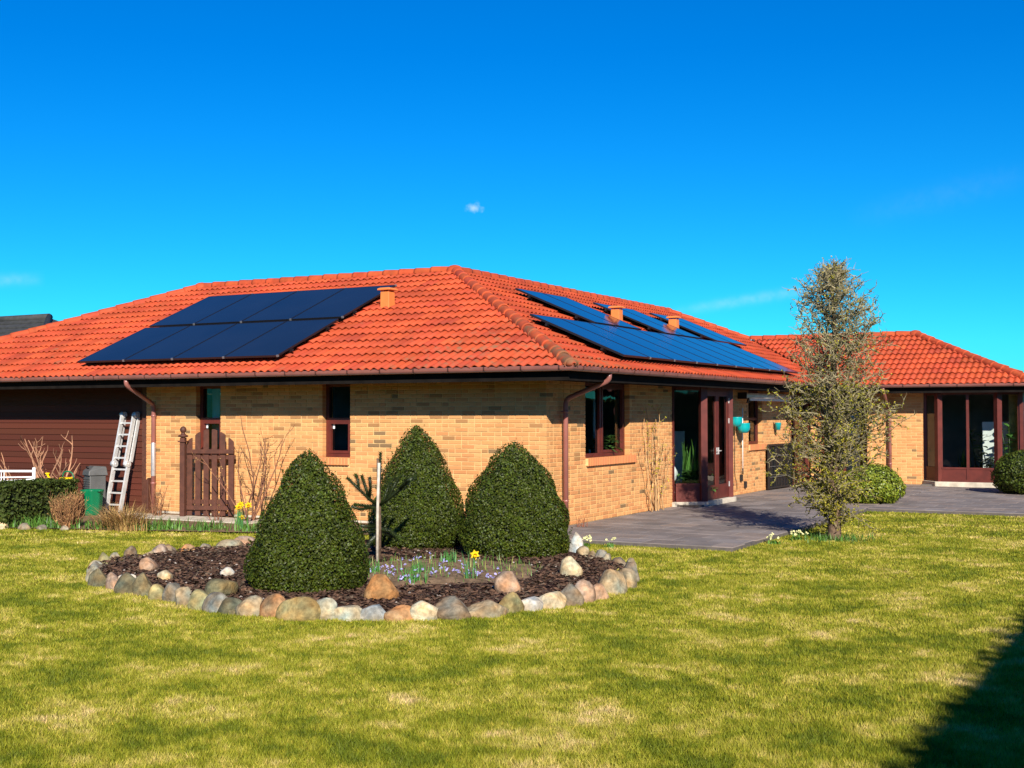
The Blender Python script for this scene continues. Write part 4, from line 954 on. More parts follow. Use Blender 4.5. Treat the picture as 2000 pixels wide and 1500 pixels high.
# stones edging the border at far left
for i, (x, y, w) in enumerate(((-8.2, -3.5, .26), (-7.95, -3.36, .22), (-7.6, -3.22, .2), (-7.32, -3.12, .16), (-6.95, -3.0, .15))):
    o = bpy.data.objects.new('edging_stone', stone(w, w * .62, SCOL['e' if i < 2 else 'g'][1], 700 + i)); o.location = (x, y, LZ - .02); link(o); tag(o, f'pale rounded edging stone before the low hedge, {ORD[i]} from the left', 'stone', 'edging stones before the hedge')

# ------------------------------------------------------------------ flowers
def blade(m, base, L, w, lean, ang, tint, seg=3, fold=.0):
    d = Vector((math.cos(ang), math.sin(ang), 0)); s = Vector((-d.y, d.x, 0)); vs = []; B = Vector(base)
    for i in range(seg + 1):
        t = i / seg; p = B + UP * (L * t * (1 - .25 * lean * t)) + d * (L * lean * t * t); ww = w * (1 - t ** 2.2 * .95)
        vs += [p - s * ww, p + s * ww]
    m.add(vs, [(2 * i, 2 * i + 1, 2 * i + 3, 2 * i + 2) for i in range(seg)], tint, True)
def gtint(a=.7, b=1.3): v = random.uniform(a, b); return (v * random.uniform(.85, 1.15), v, v * random.uniform(.7, 1.1))
def daffodil(loc, label, stems, leaves, h=.3, hl=.3, scale=1.0):
    o = empty('daffodil', loc); tag(o, label, 'daffodil')
    m = MB()
    for _ in range(leaves): a = random.uniform(0, 6.3); blade(m, (random.gauss(0, .035), random.gauss(0, .035), 0), hl * random.uniform(.7, 1.1), .007, random.uniform(.05, .4), a, (.75 * random.uniform(.8, 1.2), 1.0, 1.6))
    m.build('leaves', M_green, o, True)
    for _ in range(stems):
        m = MB(); x, y = random.gauss(0, .05), random.gauss(0, .05); ang = R(-60) + random.uniform(-.5, .5); H = h * random.uniform(.85, 1.1)
        top = Vector((x + .03 * math.cos(ang), y + .03 * math.sin(ang), H)); m.tube([(x, y, 0), (x, y, H * .8), top], .004, 5, tint=(.8, 1, .9)); m.build('stem', M_green, o, True)
        f = MB(); n = Vector((math.cos(ang), math.sin(ang), -.1)).normalized(); a = n.orthogonal().normalized(); b = n.cross(a)
        for k in range(6):
            t = k * math.pi / 3; d = a * math.cos(t) + b * math.sin(t); s = n.cross(d); f.add([top, top + d * .022 * scale + s * .013 * scale, top + d * .045 * scale + n * .004, top + d * .022 * scale - s * .013 * scale], [(0, 1, 2, 3)], (1, 1, 1))
        pr = []
        for (r_, zz) in ((.010, 0), (.012, .018), (.017, .030)): pr += [[top + (a * math.cos(t) + b * math.sin(t)) * r_ * scale + n * zz * scale for t in [2 * math.pi * k / 8 for k in range(8)]]]
        f.add([v for q in pr for v in q], [(r_ * 8 + k, r_ * 8 + (k + 1) % 8, r_ * 8 + 8 + (k + 1) % 8, r_ * 8 + 8 + k) for r_ in range(2) for k in range(8)], (1.0, .75, .6), True)
        f.build('flower', M_yell, o, True)
    return o
daffodil((2.0, -5.6, .02), 'single yellow daffodil in the round bed before the broad boxwood', 1, 7, .26, .34, 1.25)
daffodil((-4.98, -1.2, LZ), 'clump of yellow daffodils beside the picket gate', 3, 26, .36, .34, 1.5)
daffodil((-4.45, -1.75, LZ), 'leafy daffodil clump right of the picket gate with one bloom', 1, 24, .2, .3, 1.2)
def flower_scatter(name, label, spots, n, matl, size, h, cat=None, kind='stuff', petals=5):
    P = []; N = []; m = MB()
    for _ in range(n):
        cx, cy, r_ = random.choice(spots); x, y = random.gauss(cx, r_), random.gauss(cy, r_); z = bedz(x, y) if y < -3 else LZ
        hh = h * random.uniform(.5, 1.1); P.append((x, y, z + hh)); N.append((.3, -.6, .7))
    P = np.array(P); N = np.array(N); P = np.repeat(P, petals, 0) + rng.normal(size=(n * petals, 3)) * size * .6; N = np.repeat(N, petals, 0)
    return tag(leaf_mesh(name, P, N, size, matl, None, .7, .7, (.8, 1.2), .05), label, cat, kind=kind)
SCS = [(1.25, -4.7, .16), (1.6, -5.3, .18), (.7, -4.5, .14), (1.9, -5.5, .16), (1.0, -5.5, .16), (1.55, -6.0, .12), (2.1, -5.2, .14)]
flower_scatter('scilla_flowers', 'small lilac blue spring flowers between the boxwoods', SCS, 85, M_lilac, .011, .075)
m = MB()
for _ in range(420):
    while True:
        x, y = random.uniform(0, 2.4), random.uniform(-6.3, -3.8)
        if inside(x, y, PATCH): break
    c = random.random()
    blade(m, (x, y, bedz(x, y) + .01), random.uniform(.04, .13), .004, random.uniform(.1, .9), random.uniform(0, 6.3), gtint() if c < .75 else (3.2, 1.6, 2.0), 2)
for (cx, cy) in ((1.55, -6.0), (1.2, -5.4), (-.15, -6.2), (-.1, -6.0), (.75, -5.6), (1.0, -4.4)):
    for _ in range(40): blade(m, (random.gauss(cx, .06), random.gauss(cy, .06), bedz(cx, cy)), random.uniform(.08, .19), .006, random.uniform(.1, .7), random.uniform(0, 6.3), (.7, 1.0, 1.2), 3)
tag(m.build('bulb_foliage', M_green, None, True), 'narrow green bulb leaves and weeds in the middle of the bed', kind='stuff')
# green strip of bulb leaves along the border
m = MB()
for _ in range(2300):
    t = random.random(); x = -7.9 + t * 5.5; yb = -3.05 + .31 * (x + 7.0); y = yb + random.uniform(.0, .75) ** 1.5 + .05
    if (math.sin(x * 3.1) + math.sin(x * 7.7 + 1)) < -.1 and random.random() < .8: continue
    blade(m, (x, y, LZ + .01), random.uniform(.05, .22), .009, random.uniform(.1, .8), random.uniform(0, 6.3), gtint(.45, 1.3), 3)
tag(m.build('border_foliage', M_green, None, True), 'strip of low green leaves along the flower border', kind='stuff')
def primrose(loc, lab, k=9):
    o = empty('primrose', loc); tag(o, lab, 'primrose')
    m = MB()
    for _ in range(26): blade(m, (random.gauss(0, .04), random.gauss(0, .04), 0), random.uniform(.05, .10), .012, random.uniform(.4, 1.2), random.uniform(0, 6.3), gtint(), 2)
    m.build('leaves', M_green, o, True)
    P = np.array([(random.gauss(0, .06), random.gauss(0, .06), random.uniform(.08, .15)) for _ in range(k)]); P = np.repeat(P, 5, 0) + rng.normal(size=(k * 5, 3)) * .008
    tag(leaf_mesh('flowers', P, np.tile([.3, -.6, .7], (k * 5, 1)), .014, M_cream, o, .6, .8, (.9, 1.1), .03), kind='stuff')
primrose((1.32, -1.45, LZ), 'cream primrose clump at the terrace edge beside the broad boxwood', 12); primrose((1.68, -1.42, LZ), 'smaller cream primrose clump further right along the terrace edge', 4)
primrose((3.62, .75, LZ), 'cream primrose clump at the foot of the larch', 12); primrose((3.5, .05, LZ), 'small white primrose clump at the terrace corner edge', 6)

# ------------------------------------------------------------------ monkey puzzle sapling and its stake
o = empty('monkey_puzzle_tree', (.10, -4.55, 0)); tag(o, 'dark spiky monkey puzzle sapling in the middle of the bed', 'tree')
m = MB(); m.tube([(0, 0, -.05), (.01, 0, .4), (0, .01, .85), (-.01, .0, 1.22)], [.035, .03, .022, .014], 8); m.build('trunk', M_bark, o)
def arau_branch(pts, r0):
    pts = [Vector(p) for p in pts]; mb = MB(); mb.tube(pts, [r0 * (1 - .3 * i / len(pts)) for i in range(len(pts))], 6, tint=(.7, .7, .7))
    seg = sum((pts[i + 1] - pts[i]).length for i in range(len(pts) - 1)); n = int(seg / .0022)
    for k in range(n):
        t = k / n * (len(pts) - 1); i = min(int(t), len(pts) - 2); p = pts[i].lerp(pts[i + 1], t - i); d = (pts[i + 1] - pts[i]).normalized()
        a = d.orthogonal().normalized(); b = d.cross(a); ph = k * 2.4; rd = a * math.cos(ph) + b * math.sin(ph); s = d.cross(rd)
        tip = p + rd * .042 + d * .024; q = p + rd * r0 * .8; v = random.uniform(.6, 1.5); fresh = k > n * .75
        mb.add([q - s * .007, q + s * .007, tip], [(0, 1, 2)], (v * (1.6 if fresh else 1), v * (1.7 if fresh else 1), v))
    return mb.build('branch', M_arau, o, True)
cx = cr0; cl = -cr0
def bp(*q): return [tuple(cr0 * a + Vector((-cr0.y, cr0.x, 0)) * c + UP * z) for a, c, z in q]
for q in ([(0, 0, .66), (-.10, -.05, .74), (-.22, -.08, .86), (-.36, -.10, 1.0)], [(-.1, -.05, .74), (-.15, -.02, .88), (-.20, 0, 1.02)], [(-.22, -.08, .86), (-.24, -.04, .98), (-.27, -.02, 1.03)], [(-.1, -.05, .76), (-.08, -.1, .9), (-.09, -.12, 1.0)],
          [(0, 0, .64), (-.14, .05, .65), (-.30, .08, .67)], [(-.08, .03, .64), (-.2, -.06, .62), (-.3, -.12, .66)],
          [(0, 0, .66), (.12, -.05, .74), (.26, -.08, .86), (.42, -.1, 1.0)], [(.12, -.05, .74), (.2, .02, .92), (.26, .05, 1.02)], [(.2, -.06, .8), (.33, -.02, .92), (.46, 0, 1.02)], [(.26, -.08, .86), (.34, -.14, .95), (.38, -.18, .98)], [(.05, 0, .68), (.1, .1, .85), (.14, .14, .98)],
          [(0, 0, .85), (.015, .03, 1.0), (.02, .05, 1.29)], [(0, 0, .35), (-.1, -.05, .36), (-.22, -.08, .35)], [(0, 0, .33), (-.08, .08, .25), (-.16, .12, .15)], [(0, 0, .40), (.1, .1, .32), (.22, .16, .26)], [(0, 0, .38), (.14, .02, .36), (.26, .05, .25)], [(0, 0, .42), (-.08, -.1, .42), (-.18, -.2, .44)]):
    arau_branch(bp(*q), .017)
m = MB(); m.tube([(.155, -4.65, -.1), (.152, -4.64, .6), (.165, -4.63, 1.17)], .0175, 10); s_ = m.build('support_stake', mat('stake_wood', (.48, .42, .34), .8, .2, 14, bump=.3)); tag(s_, 'pale round wooden stake tied to the monkey puzzle sapling', 'stake')

# ------------------------------------------------------------------ contorted larch on the lawn
def larch(loc, H):
    o = empty('contorted_larch', loc); tag(o, 'twisted bare larch with yellow green buds beside the terrace', 'tree')
    rs = random.Random(5); tr = MB()
    tp = [Vector((0, 0, -.06)), Vector((.0, 0, .05)), Vector((.01, .01, .35)), Vector((-.02, .0, .8)), Vector((.02, .02, 1.4)), Vector((-.01, -.01, 2.1)), Vector((.03, 0, 2.9)), Vector((0, .02, 3.5)), Vector((.02, 0, H))]
    tr.tube(tp, [.125, .10, .086, .075, .064, .05, .034, .018, .006], 10); tr.build('trunk', M_bark, o)
    ENV = [(.12, .10), (.35, .27), (.6, .50), (1.0, .80), (1.5, .86), (2.0, .80), (2.5, .74), (2.9, .70), (3.2, .63), (3.5, .52), (3.75, .36), (H - .05, .14)]
    env = lambda z: float(np.interp(z, [e[0] for e in ENV], [e[1] for e in ENV]))
    def trunk_at(z):
        for a, b in zip(tp, tp[1:]):
            if a.z <= z <= b.z: return a.lerp(b, (z - a.z) / (b.z - a.z))
        return tp[-1]
    tw = MB(); bp_ = []; bn = []; bt = []
    def wig(p, d, L, r0, seg, curl, up):
        P = [p.copy()]; dd = d.normalized()
        for i in range(seg):
            dd = (dd + Vector((rs.gauss(0, curl), rs.gauss(0, curl), rs.gauss(0, curl * .8) + up))).normalized(); p = p + dd * (L / seg); P.append(p.copy())
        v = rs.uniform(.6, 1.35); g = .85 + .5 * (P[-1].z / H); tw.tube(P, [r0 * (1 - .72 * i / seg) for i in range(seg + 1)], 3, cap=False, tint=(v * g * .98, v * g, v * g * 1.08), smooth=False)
        return P
    n = 300
    for i in range(n):
        z = .13 + (H - .38) * (i / n) ** .92; a = i * 2.399 + rs.uniform(-.4, .4); e = env(min(z + .2, H)) * rs.uniform(.75, 1.08)
        p = trunk_at(z); d = Vector((math.cos(a), math.sin(a), rs.uniform(.15, .85))); r0 = .014 * (1 - .45 * z / H)
        P = wig(p, d, e * 1.22, r0, 9, .27, .07)
        for k in range(2, 10):
            for _ in range(2 if k > 3 else 1):
                if rs.random() < .12: continue
                q = P[k]; dv = (P[k] - P[k - 1]).normalized(); sd = Vector((rs.gauss(0, 1), rs.gauss(0, 1), rs.gauss(.3, .8))).normalized()
                Q = wig(q, dv * .5 + sd, rs.uniform(.12, .27), .0078, 5, .55, .05)
                if rs.random() < .45:
                    wig(Q[3], Vector((rs.gauss(0, 1), rs.gauss(0, 1), rs.gauss(.2, 1))), rs.uniform(.06, .13), .0062, 3, .5, .05)
                prob = .92 if q.z < 1.1 else .52 if q.z < 2.2 else .12
                for s in Q[1:]:
                    if rs.random() < prob:
                        for _ in range(4): bp_.append((s.x + rs.gauss(0, .008), s.y + rs.gauss(0, .008), s.z + rs.gauss(0, .008))); bn.append((rs.gauss(0, 1), rs.gauss(0, 1), 1)); w = max(0, 1.1 - q.z) / 1.1 if rs.random() < .6 else 0; bt.append(w)
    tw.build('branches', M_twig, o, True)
    N = np.array(bn); N /= np.linalg.norm(N, axis=1)[:, None]
    f = leaf_mesh('buds', np.array(bp_), N, .0125, M_bud, o, .5, .7, (.5, 1.1), .1)
    return o
larch((4.08, 1.02, LZ), 4.02)
m = MB()
for _ in range(420):
    a = random.uniform(0, 6.3); r_ = abs(random.gauss(0, .28)) + .1; blade(m, (4.08 + r_ * math.cos(a), 1.02 + r_ * math.sin(a), LZ), random.uniform(.05, .13), .006, random.uniform(.2, .9), random.uniform(0, 6.3), gtint(.5, 1.1), 2)
tag(m.build('tree_foot_weeds', M_green, None, True), 'tufts of weeds round the foot of the larch', kind='stuff')
# ------------------------------------------------------------------ picket gate
def picket_gate():
    a = Vector((-6.86, -.40, LZ - .02)); b = Vector((-6.02, -.16, LZ - .02)); d = (b - a); L = d.length; rz = math.atan2(d.y, d.x)
    o = empty('picket_gate', a, rz); tag(o, 'brown wooden picket gate with arched top in front of the narrow window', 'gate')
    n = 6; w = .100
    for k in range(n):
        t = k / (n - 1); x = .045 + t * (L - .09); z = 1.30 + .26 * math.sin(math.pi * (.10 + .80 * t)); e = .075 * math.cos(math.pi * (.10 + .8 * t))
        m = MB(); h = w / 2; vs = [(x - h, 0, .06), (x + h, 0, .06), (x + h, 0, z + e * .5), (x + h * .5, 0, z + e * .3 + .012), (x - h * .5, 0, z - e * .3 + .012), (x - h, 0, z - e * .5)]
        vs = vs + [(q[0], .024, q[2]) for q in vs]; m.add(vs, [(0, 1, 2, 3, 4, 5), (11, 10, 9, 8, 7, 6)] + [(i, 6 + i, 6 + (i + 1) % 6, (i + 1) % 6) for i in range(6)])
        bevel(m.build('picket', M_gate, o), .004)
    for z, f in ((1.18, -.020), (.20, -.020), (1.08, .046), (.30, .046)):
        m = MB(); m.bb(-.02, L + .02, f - .018 if f < 0 else f - .02, f + .018, z - .038, z + .038); bevel(m.build('rail', M_gate, o), .004)
    m = MB(); m.bb(-.075, .015, -.13, -.042, -.1, 1.42); bevel(m.build('post', M_gate, o), .005)
    m = MB(); m.lathe([(.03, 1.42), (.085, 1.44), (.088, 1.455), (.05, 1.475), (.03, 1.50), (.035, 1.51), (.052, 1.535), (.056, 1.56), (.048, 1.59), (.03, 1.61), (.001, 1.618)], (-.03, -.086, 0), 14); m.build('finial', M_gate, o)
    m = MB(); m.bb(-.10, .04, -.155, -.017, 1.345, 1.365); m.build('post_collar', M_gate, o)
picket_gate()
# short stub post by the downpipe
m = MB(); vs = [(-.05, -.04, 0), (.05, -.04, 0), (.05, .04, 0), (-.05, .04, 0), (-.05, -.04, .60), (.05, -.04, .68), (.05, .04, .68), (-.05, .04, .60)]
m.add(vs, [(3, 2, 1, 0), (4, 5, 6, 7), (0, 1, 5, 4), (1, 2, 6, 5), (2, 3, 7, 6), (3, 0, 4, 7)]); tag(bevel(m.build('fence_post', M_gate, None, loc=(-8.10, -.10, LZ - .02))), 'short brown post with slanted top left of the downpipe', 'post')

# ------------------------------------------------------------------ folding ladder against the timber wall
def ladder():
    o = empty('folding_ladder', (-8.70, -.36, LZ)); tag(o, 'aluminium folding ladder leaning on the brown timber wall', 'ladder')
    top = Vector((0, .42, 1.80)); W_ = .178
    for s in (-1, 1):
        m = MB()
        for q in (-.035, .035):
            m.beam((s * W_ * 1.0, q * .0, 0), (s * W_, .42 * .5, .9), .03, .062, up=(1, 0, 0)); break
        m.beam((s * (W_ + .026), 0.0, .9 * .93), (s * (W_ + .026), .0, .9 * .931), .01, .01)
        m2 = MB(); m2.beam((s * W_, 0, 0), top * .5 + Vector((s * W_, 0, 0)), .075, .034, up=(1, 0, 0)); m2.build('rail', M_alu, o)
        m2 = MB(); m2.beam(top * .49 + Vector((s * (W_ - .03), -.05, 0)), top + Vector((s * (W_ - .03), -.05, 0)), .075, .034, up=(1, 0, 0)); m2.build('rail', M_alu, o)
        m2 = MB(); m2.beam(top * .52 + Vector((s * W_, .045, 0)), top * .99 + Vector((s * W_, .045, 0)), .065, .03, up=(1, 0, 0)); m2.build('rail', M_alu, o)
        for c in (top * .5 + Vector((s * (W_ - .015), -.025, 0)), top + Vector((s * (W_ - .015), -.02, 0))):
            h = MB(); h.tube([c + Vector((-.045, 0, 0)), c + Vector((.045, 0, 0))], .058, 14); h.tube([c + Vector((-.052, 0, 0)), c + Vector((.052, 0, 0))], .02, 10); h.build('hinge', M_alu, o)
        f = MB(); f.box((s * W_, -.005, .015), (.04, .075, .05)); f.build('foot', M_greyp, o)
    for k in range(8):
        t = .09 + k * .118; off = Vector((0, -.05 if t > .5 else 0, 0)); p = top * t + off; m = MB(); w = W_ - (.03 if t > .5 else 0); m.beam(p + Vector((-w, 0, 0)), p + Vector((w, 0, 0)), .032, .03); m.build('rung', M_alu, o)
ladder()
# ------------------------------------------------------------------ green tub, grey bin, watering can, dish
o = empty('garden_tub', (-8.62, -.92, LZ)); tag(o, 'green plastic garden tub beside the ladder foot', 'tub')
m = MB(); wob = lambda t: 1 + .035 * math.cos(8 * t); m.lathe([(.001, .0), (.15, .0), (.165, .05), (.185, .40), (.20, .455), (.20, .47), (.185, .47), (.16, .06), (.001, .05)], (0, 0, 0), 48, wob=wob); m.build('body', M_greenp, o)
for s in (-1, 1):
    m = MB(); m.tube([(s * .2, -.06, .45), (s * .235, -.03, .455), (s * .235, .03, .455), (s * .2, .06, .45)], .012, 6); m.build('handle', M_greenp, o)
o = empty('grey_bin', (-9.0, -.50, LZ), R(-25)); tag(o, 'grey slatted plastic box with lid behind the green tub', 'bin')
m = MB(); m.bb(-.165, .165, -.15, .15, 0, .70); bevel(m.build('body', M_greyp, o), .02, 2)
for k in range(6):
    m = MB(); m.bb(-.172, .172, -.158, -.148, .42 + k * .042, .44 + k * .042); m.build('slat', M_greyp, o)
m = MB(); vs = [(-.19, -.175, .70), (.19, -.175, .70), (.19, .175, .70), (-.19, .175, .70), (-.18, -.165, .78), (.18, -.165, .78), (.17, .15, .86), (-.17, .15, .86), (-.12, -.06, .875), (.12, -.06, .875)]
m.add(vs, [(0, 1, 5, 4), (1, 2, 6, 5, ), (2, 3, 7, 6), (3, 0, 4, 7), (4, 5, 9, 8), (5, 6, 9), (8, 9, 6, 7), (4, 8, 7), (3, 2, 1, 0)]); bevel(m.build('lid', M_greyp, o), .01, 2)
m = MB(); m.tube([(-.05, -.13, .83), (-.03, -.15, .86), (.03, -.15, .86), (.05, -.13, .83)], .01, 6); m.build('handle', M_black, o)
o = empty('watering_can', (-8.72, -1.40, LZ + .42), R(200)); tag(o, 'yellow watering can showing above the low hedge', 'watering can')
m = MB(); m.lathe([(.001, 0), (.15, 0), (.155, .03), (.15, .24), (.13, .28), (.09, .29)], (0, 0, 0), 20); m.build('body', M_yelp, o)
m = MB(); m.tube([(.14, 0, .06), (.28, 0, .2), (.36, 0, .33)], [.03, .02, .018], 8); m.lathe([(.02, 0), (.045, .03), (.04, .035)], (.36, 0, .33), 12); m.build('spout', M_yelp, o)
m = MB(); m.tube(bend([(.08, 0, .27), (.05, 0, .40), (-.12, 0, .38), (-.15, 0, .12)]), .012, 8); m.build('handle', M_greenp, o)
o = empty('wooden_crate', (-8.72, -1.40, LZ)); tag(o, 'wooden crate behind the hedge carrying the watering can', 'crate')
for k in range(4):
    m = MB(); m.bb(-.2, .2, -.2, -.185, .02 + k * .1, .1 + k * .1); m.bb(-.2, .2, .185, .2, .02 + k * .1, .1 + k * .1); m.bb(-.2, -.185, -.184, .184, .02 + k * .1, .1 + k * .1); m.bb(.185, .2, -.184, .184, .02 + k * .1, .1 + k * .1); m.build('slat', M_gate, o)
m = MB(); m.bb(-.19, .19, -.18, .18, .40, .418); m.build('lid', M_gate, o)
o = empty('black_plant_pot', (-6.95, -2.1, LZ)); tag(o, 'black plant pot on a white saucer at the hedge end', 'pot')
m = MB(); m.lathe([(.001, .0), (.10, .0), (.135, .19), (.145, .2), (.145, .22), (.13, .22), (.12, .17), (.001, .16)], (0, 0, .02), 18); m.build('pot', M_black, o)
m = MB(); m.lathe([(.001, 0), (.14, 0), (.165, .025), (.155, .025), (.001, .01)], (0, 0, 0), 18); m.build('saucer', M_white, o)

# ------------------------------------------------------------------ low hedge, white bench, shrubs at the left
def hedge(name, c, size, rz, label, nleaf, size_leaf, matl=M_hedge, tv=(.5, 1.4)):
    o = empty(name, c, rz); tag(o, label, 'hedge'); sx, sy, sz = size
    A = [(sx * sy, 4), (sx * sz, 0), (sx * sz, 1), (sy * sz, 2), (sy * sz, 3)]; tot = sum(a for a, _ in A); Ps = []; Ns = []
    for a, f in A:
        n = int(nleaf * a / tot); u, v = rng.random(n), rng.random(n); d = -.07 * rng.random(n) + .025 * np.sin(u * 23 + v * 9) * np.sin(v * 17)
        if f == 4: P = np.stack([(u - .5) * sx, (v - .5) * sy, sz + d], 1); N = np.tile([0, 0, 1.], (n, 1))
        elif f < 2: s = -1 if f == 0 else 1; P = np.stack([(u - .5) * sx, s * (sy / 2 + d), v * sz], 1); N = np.tile([0, s, 0.2], (n, 1))
        else: s = -1 if f == 2 else 1; P = np.stack([s * (sx / 2 + d), (u - .5) * sy, v * sz], 1); N = np.tile([s, 0, 0.2], (n, 1))
        Ps.append(P); Ns.append(N)
    leaf_mesh('foliage', np.concatenate(Ps), np.concatenate(Ns), size_leaf, matl, o, .8, .6, tv)
    m = MB(); m.bb(-sx / 2 + .07, sx / 2 - .07, -sy / 2 + .07, sy / 2 - .07, 0, sz - .07); m.build('inner_growth', M_boxin, o)
    return o
hedge('low_hedge', (-8.48, -2.55, LZ), (.85, 1.9, .70), R(12), 'low clipped dark green hedge in front of the timber wall', 11000, .028)
o = empty('garden_bench', (-9.42, -2.25, LZ + .04), R(24)); tag(o, 'white metal garden bench showing behind the low hedge', 'bench')
m = MB(); m.beam((-.62, 0, .58), (.62, 0, .66), .03, .03); m.beam((-.62, 0, .80), (.62, 0, .80), .035, .035); m.beam((-.62, 0, .68), (.62, 0, .70), .02, .02)
for k in range(-2, 3): m.beam((k * .05, 0, .62), (k * .05, 0, .8), .012, .012)
m.build('backrest', M_white, o)
for s in (-1, 1):
    m = MB(); m.tube([(s * .63, 0, 0), (s * .63, 0, .86)], .028, 10); m.build('back_leg', M_white, o); m = MB(); m.tube([(s * .63, -.45, 0), (s * .63, -.45, .62)], .024, 10); m.build('front_leg', M_white, o); m = MB(); m.beam((s * .63, -.47, .62), (s * .63, .0, .62), .04, .03); m.build('armrest', M_white, o)
m = MB(); m.bb(-.62, .62, -.46, -.02, .40, .43); m.build('seat', M_white, o)
def bare_shrub(loc, label, n, H, spread, r0, matl, seed, twigs=4, tint=(1, 1, 1), name='bare_shrub', up=.15, leaves=None, flat=None):
    o = empty(name, loc); tag(o, label, 'shrub'); rs = random.Random(seed); m = MB(); tips = []
    for i in range(n):
        a = rs.uniform(0, 6.3); p = Vector((rs.gauss(0, .04), rs.gauss(0, .04), -.05)); d = Vector((math.cos(a) * spread * rs.uniform(.3, 1), math.sin(a) * spread * rs.uniform(.3, 1), 1))
        if flat: d.x *= flat[0]; d.y *= flat[1]
        L = H * rs.uniform(.65, 1.05); P = [p]; seg = 9
        for k in range(seg):
            d = (d.normalized() + Vector((rs.gauss(0, .13), rs.gauss(0, .13), up))).normalized(); p = p + d * L / seg; P.append(p)
        v = rs.uniform(.75, 1.25); tt = tuple(c * v for c in tint)
        m.tube(P, [r0 * (1 - .75 * k / seg) for k in range(seg + 1)], 5, cap=False, tint=tt)
        for _ in range(twigs):
            k = rs.randint(2, seg - 1); q = P[k]; dd = (P[k] - P[k - 1]).normalized() + Vector((rs.gauss(0, .7), rs.gauss(0, .7), rs.uniform(0, .5))); Q = [q]; l = L * rs.uniform(.12, .35)
            for s in range(5): dd = (dd.normalized() + Vector((rs.gauss(0, .2), rs.gauss(0, .2), .12))).normalized(); q = q + dd * l / 5; Q.append(q)
            m.tube(Q, [r0 * .42 * (1 - .7 * s / 5) for s in range(6)], 4, cap=False, tint=tt); tips += Q[2:]
            if rs.random() < .6:
                q = Q[3]; dd = Vector((rs.gauss(0, 1), rs.gauss(0, 1), rs.uniform(0, 1))); m.tube([q, q + dd.normalized() * l * .3, q + dd.normalized() * l * .5 + UP * .03], r0 * .25, 3, cap=False, tint=tt)
    m.build('branches', matl, o, True)
    if leaves:
        k = leaves[0]; P = np.array([tuple(rs.choice(tips)) for _ in range(k)]) + rng.normal(size=(k, 3)) * leaves[3]; tag(leaf_mesh('buds', P, rand_dirs(k), leaves[1], leaves[2], o, .8, .6), kind='stuff')
    return o
bare_shrub((-5.25, -.62, LZ), 'tall bare shrub with thin reddish branches right of the picket gate', 7, 1.95, 1.0, .018, M_dead, 8, 4, (.50, .34, .28), leaves=(260, .014, M_straw, .02), flat=(1.2, .3))
bare_shrub((-9.25, -1.15, LZ), 'pruned bare bush with pale cut branches behind the hedge', 9, 1.65, .7, .030, M_dead, 12, 6, (.85, .68, .58), up=.12)
bare_shrub((-9.8, -1.35, LZ), 'leaning bare branches at the far left behind the bench', 4, 1.35, .9, .024, M_dead, 17, 2, (.85, .68, .55), up=.08)
bare_shrub((-7.12, -2.8, LZ), 'rounded brown twiggy shrub in front of the low hedge', 95, .62, 1.25, .009, M_dead, 23, 7, (.72, .56, .36), up=.16, leaves=(900, .012, M_straw, .015))
bare_shrub((-7.35, -.62, LZ), 'thorny brown rose bush below the wall by the downpipe', 12, .62, .6, .009, M_dead, 29, 5, (.55, .38, .28))
bare_shrub((-5.7, -.95, LZ), 'small thorny rose stems in front of the gate', 7, .48, .6, .008, M_dead, 31, 4, (.42, .26, .2))
bare_shrub((.28, .62, 0), 'small reddish weed at the foot of the corner downpipe', 9, .26, .7, .006, M_dead, 37, 3, (.55, .28, .2))
o = empty('ornamental_grass', (-6.15, -2.55, LZ)); tag(o, 'tuft of dry straw coloured ornamental grass by the lawn edge', 'grass clump'); m = MB()
for _ in range(680):
    a = random.uniform(0, 6.3); r_ = abs(random.gauss(0, .14)); v = random.uniform(.55, 1.25); blade(m, (r_ * math.cos(a) * 2.0, r_ * math.sin(a), 0), random.uniform(.22, .52), .006, random.uniform(.3, 1.6), a + random.uniform(-.7, .7), (v, v * random.uniform(.85, 1.05), v * .9), 4)
m.build('blades', M_straw, o, True)
# climbing shrub on the right-hand wall
o = empty('climbing_rose', (.10, 4.12, 0)); tag(o, 'bare climbing rose trained up the brick wall left of the garden door', 'climber'); rs = random.Random(41); m = MB(); tips = []
for i in range(10):
    p = Vector((rs.gauss(0, .03), rs.gauss(0, .16), -.03)); L = rs.uniform(1.2, 2.0); P = [p]; lean = rs.gauss(-.05, .42)
    for k in range(12): p = p + Vector((rs.gauss(0, .012), rs.gauss(lean * .10, .035), L / 12)); p.x = max(-.08, min(.14, p.x)); P.append(p)
    v = rs.uniform(.7, 1.3); m.tube(P, [.012 * (1 - .6 * k / 12) for k in range(13)], 5, cap=False, tint=(v * 1.15, v * 1.1, v * .75))
    for _ in range(5):
        k = rs.randint(3, 11); q = P[k]; dd = Vector((rs.uniform(-.1, .5), rs.gauss(0, 1), rs.uniform(.1, 1.2))); Q = [q]
        for s in range(4): dd = (dd.normalized() + Vector((rs.gauss(0, .3), rs.gauss(0, .3), .1))).normalized(); q = q + dd * .05; Q.append(q)
        m.tube(Q, [.006, .005, .004, .003, .002], 4, cap=False, tint=(v, v, v * .8)); tips += Q
m.build('branches', M_dead, o, True); k = 320; P = np.array([tuple(rs.choice(tips)) for _ in range(k)]) + rng.normal(size=(k, 3)) * .015; tag(leaf_mesh('buds', P, rand_dirs(k), .016, M_bud, o, .8, .6, (.6, 1.5)), kind='stuff')

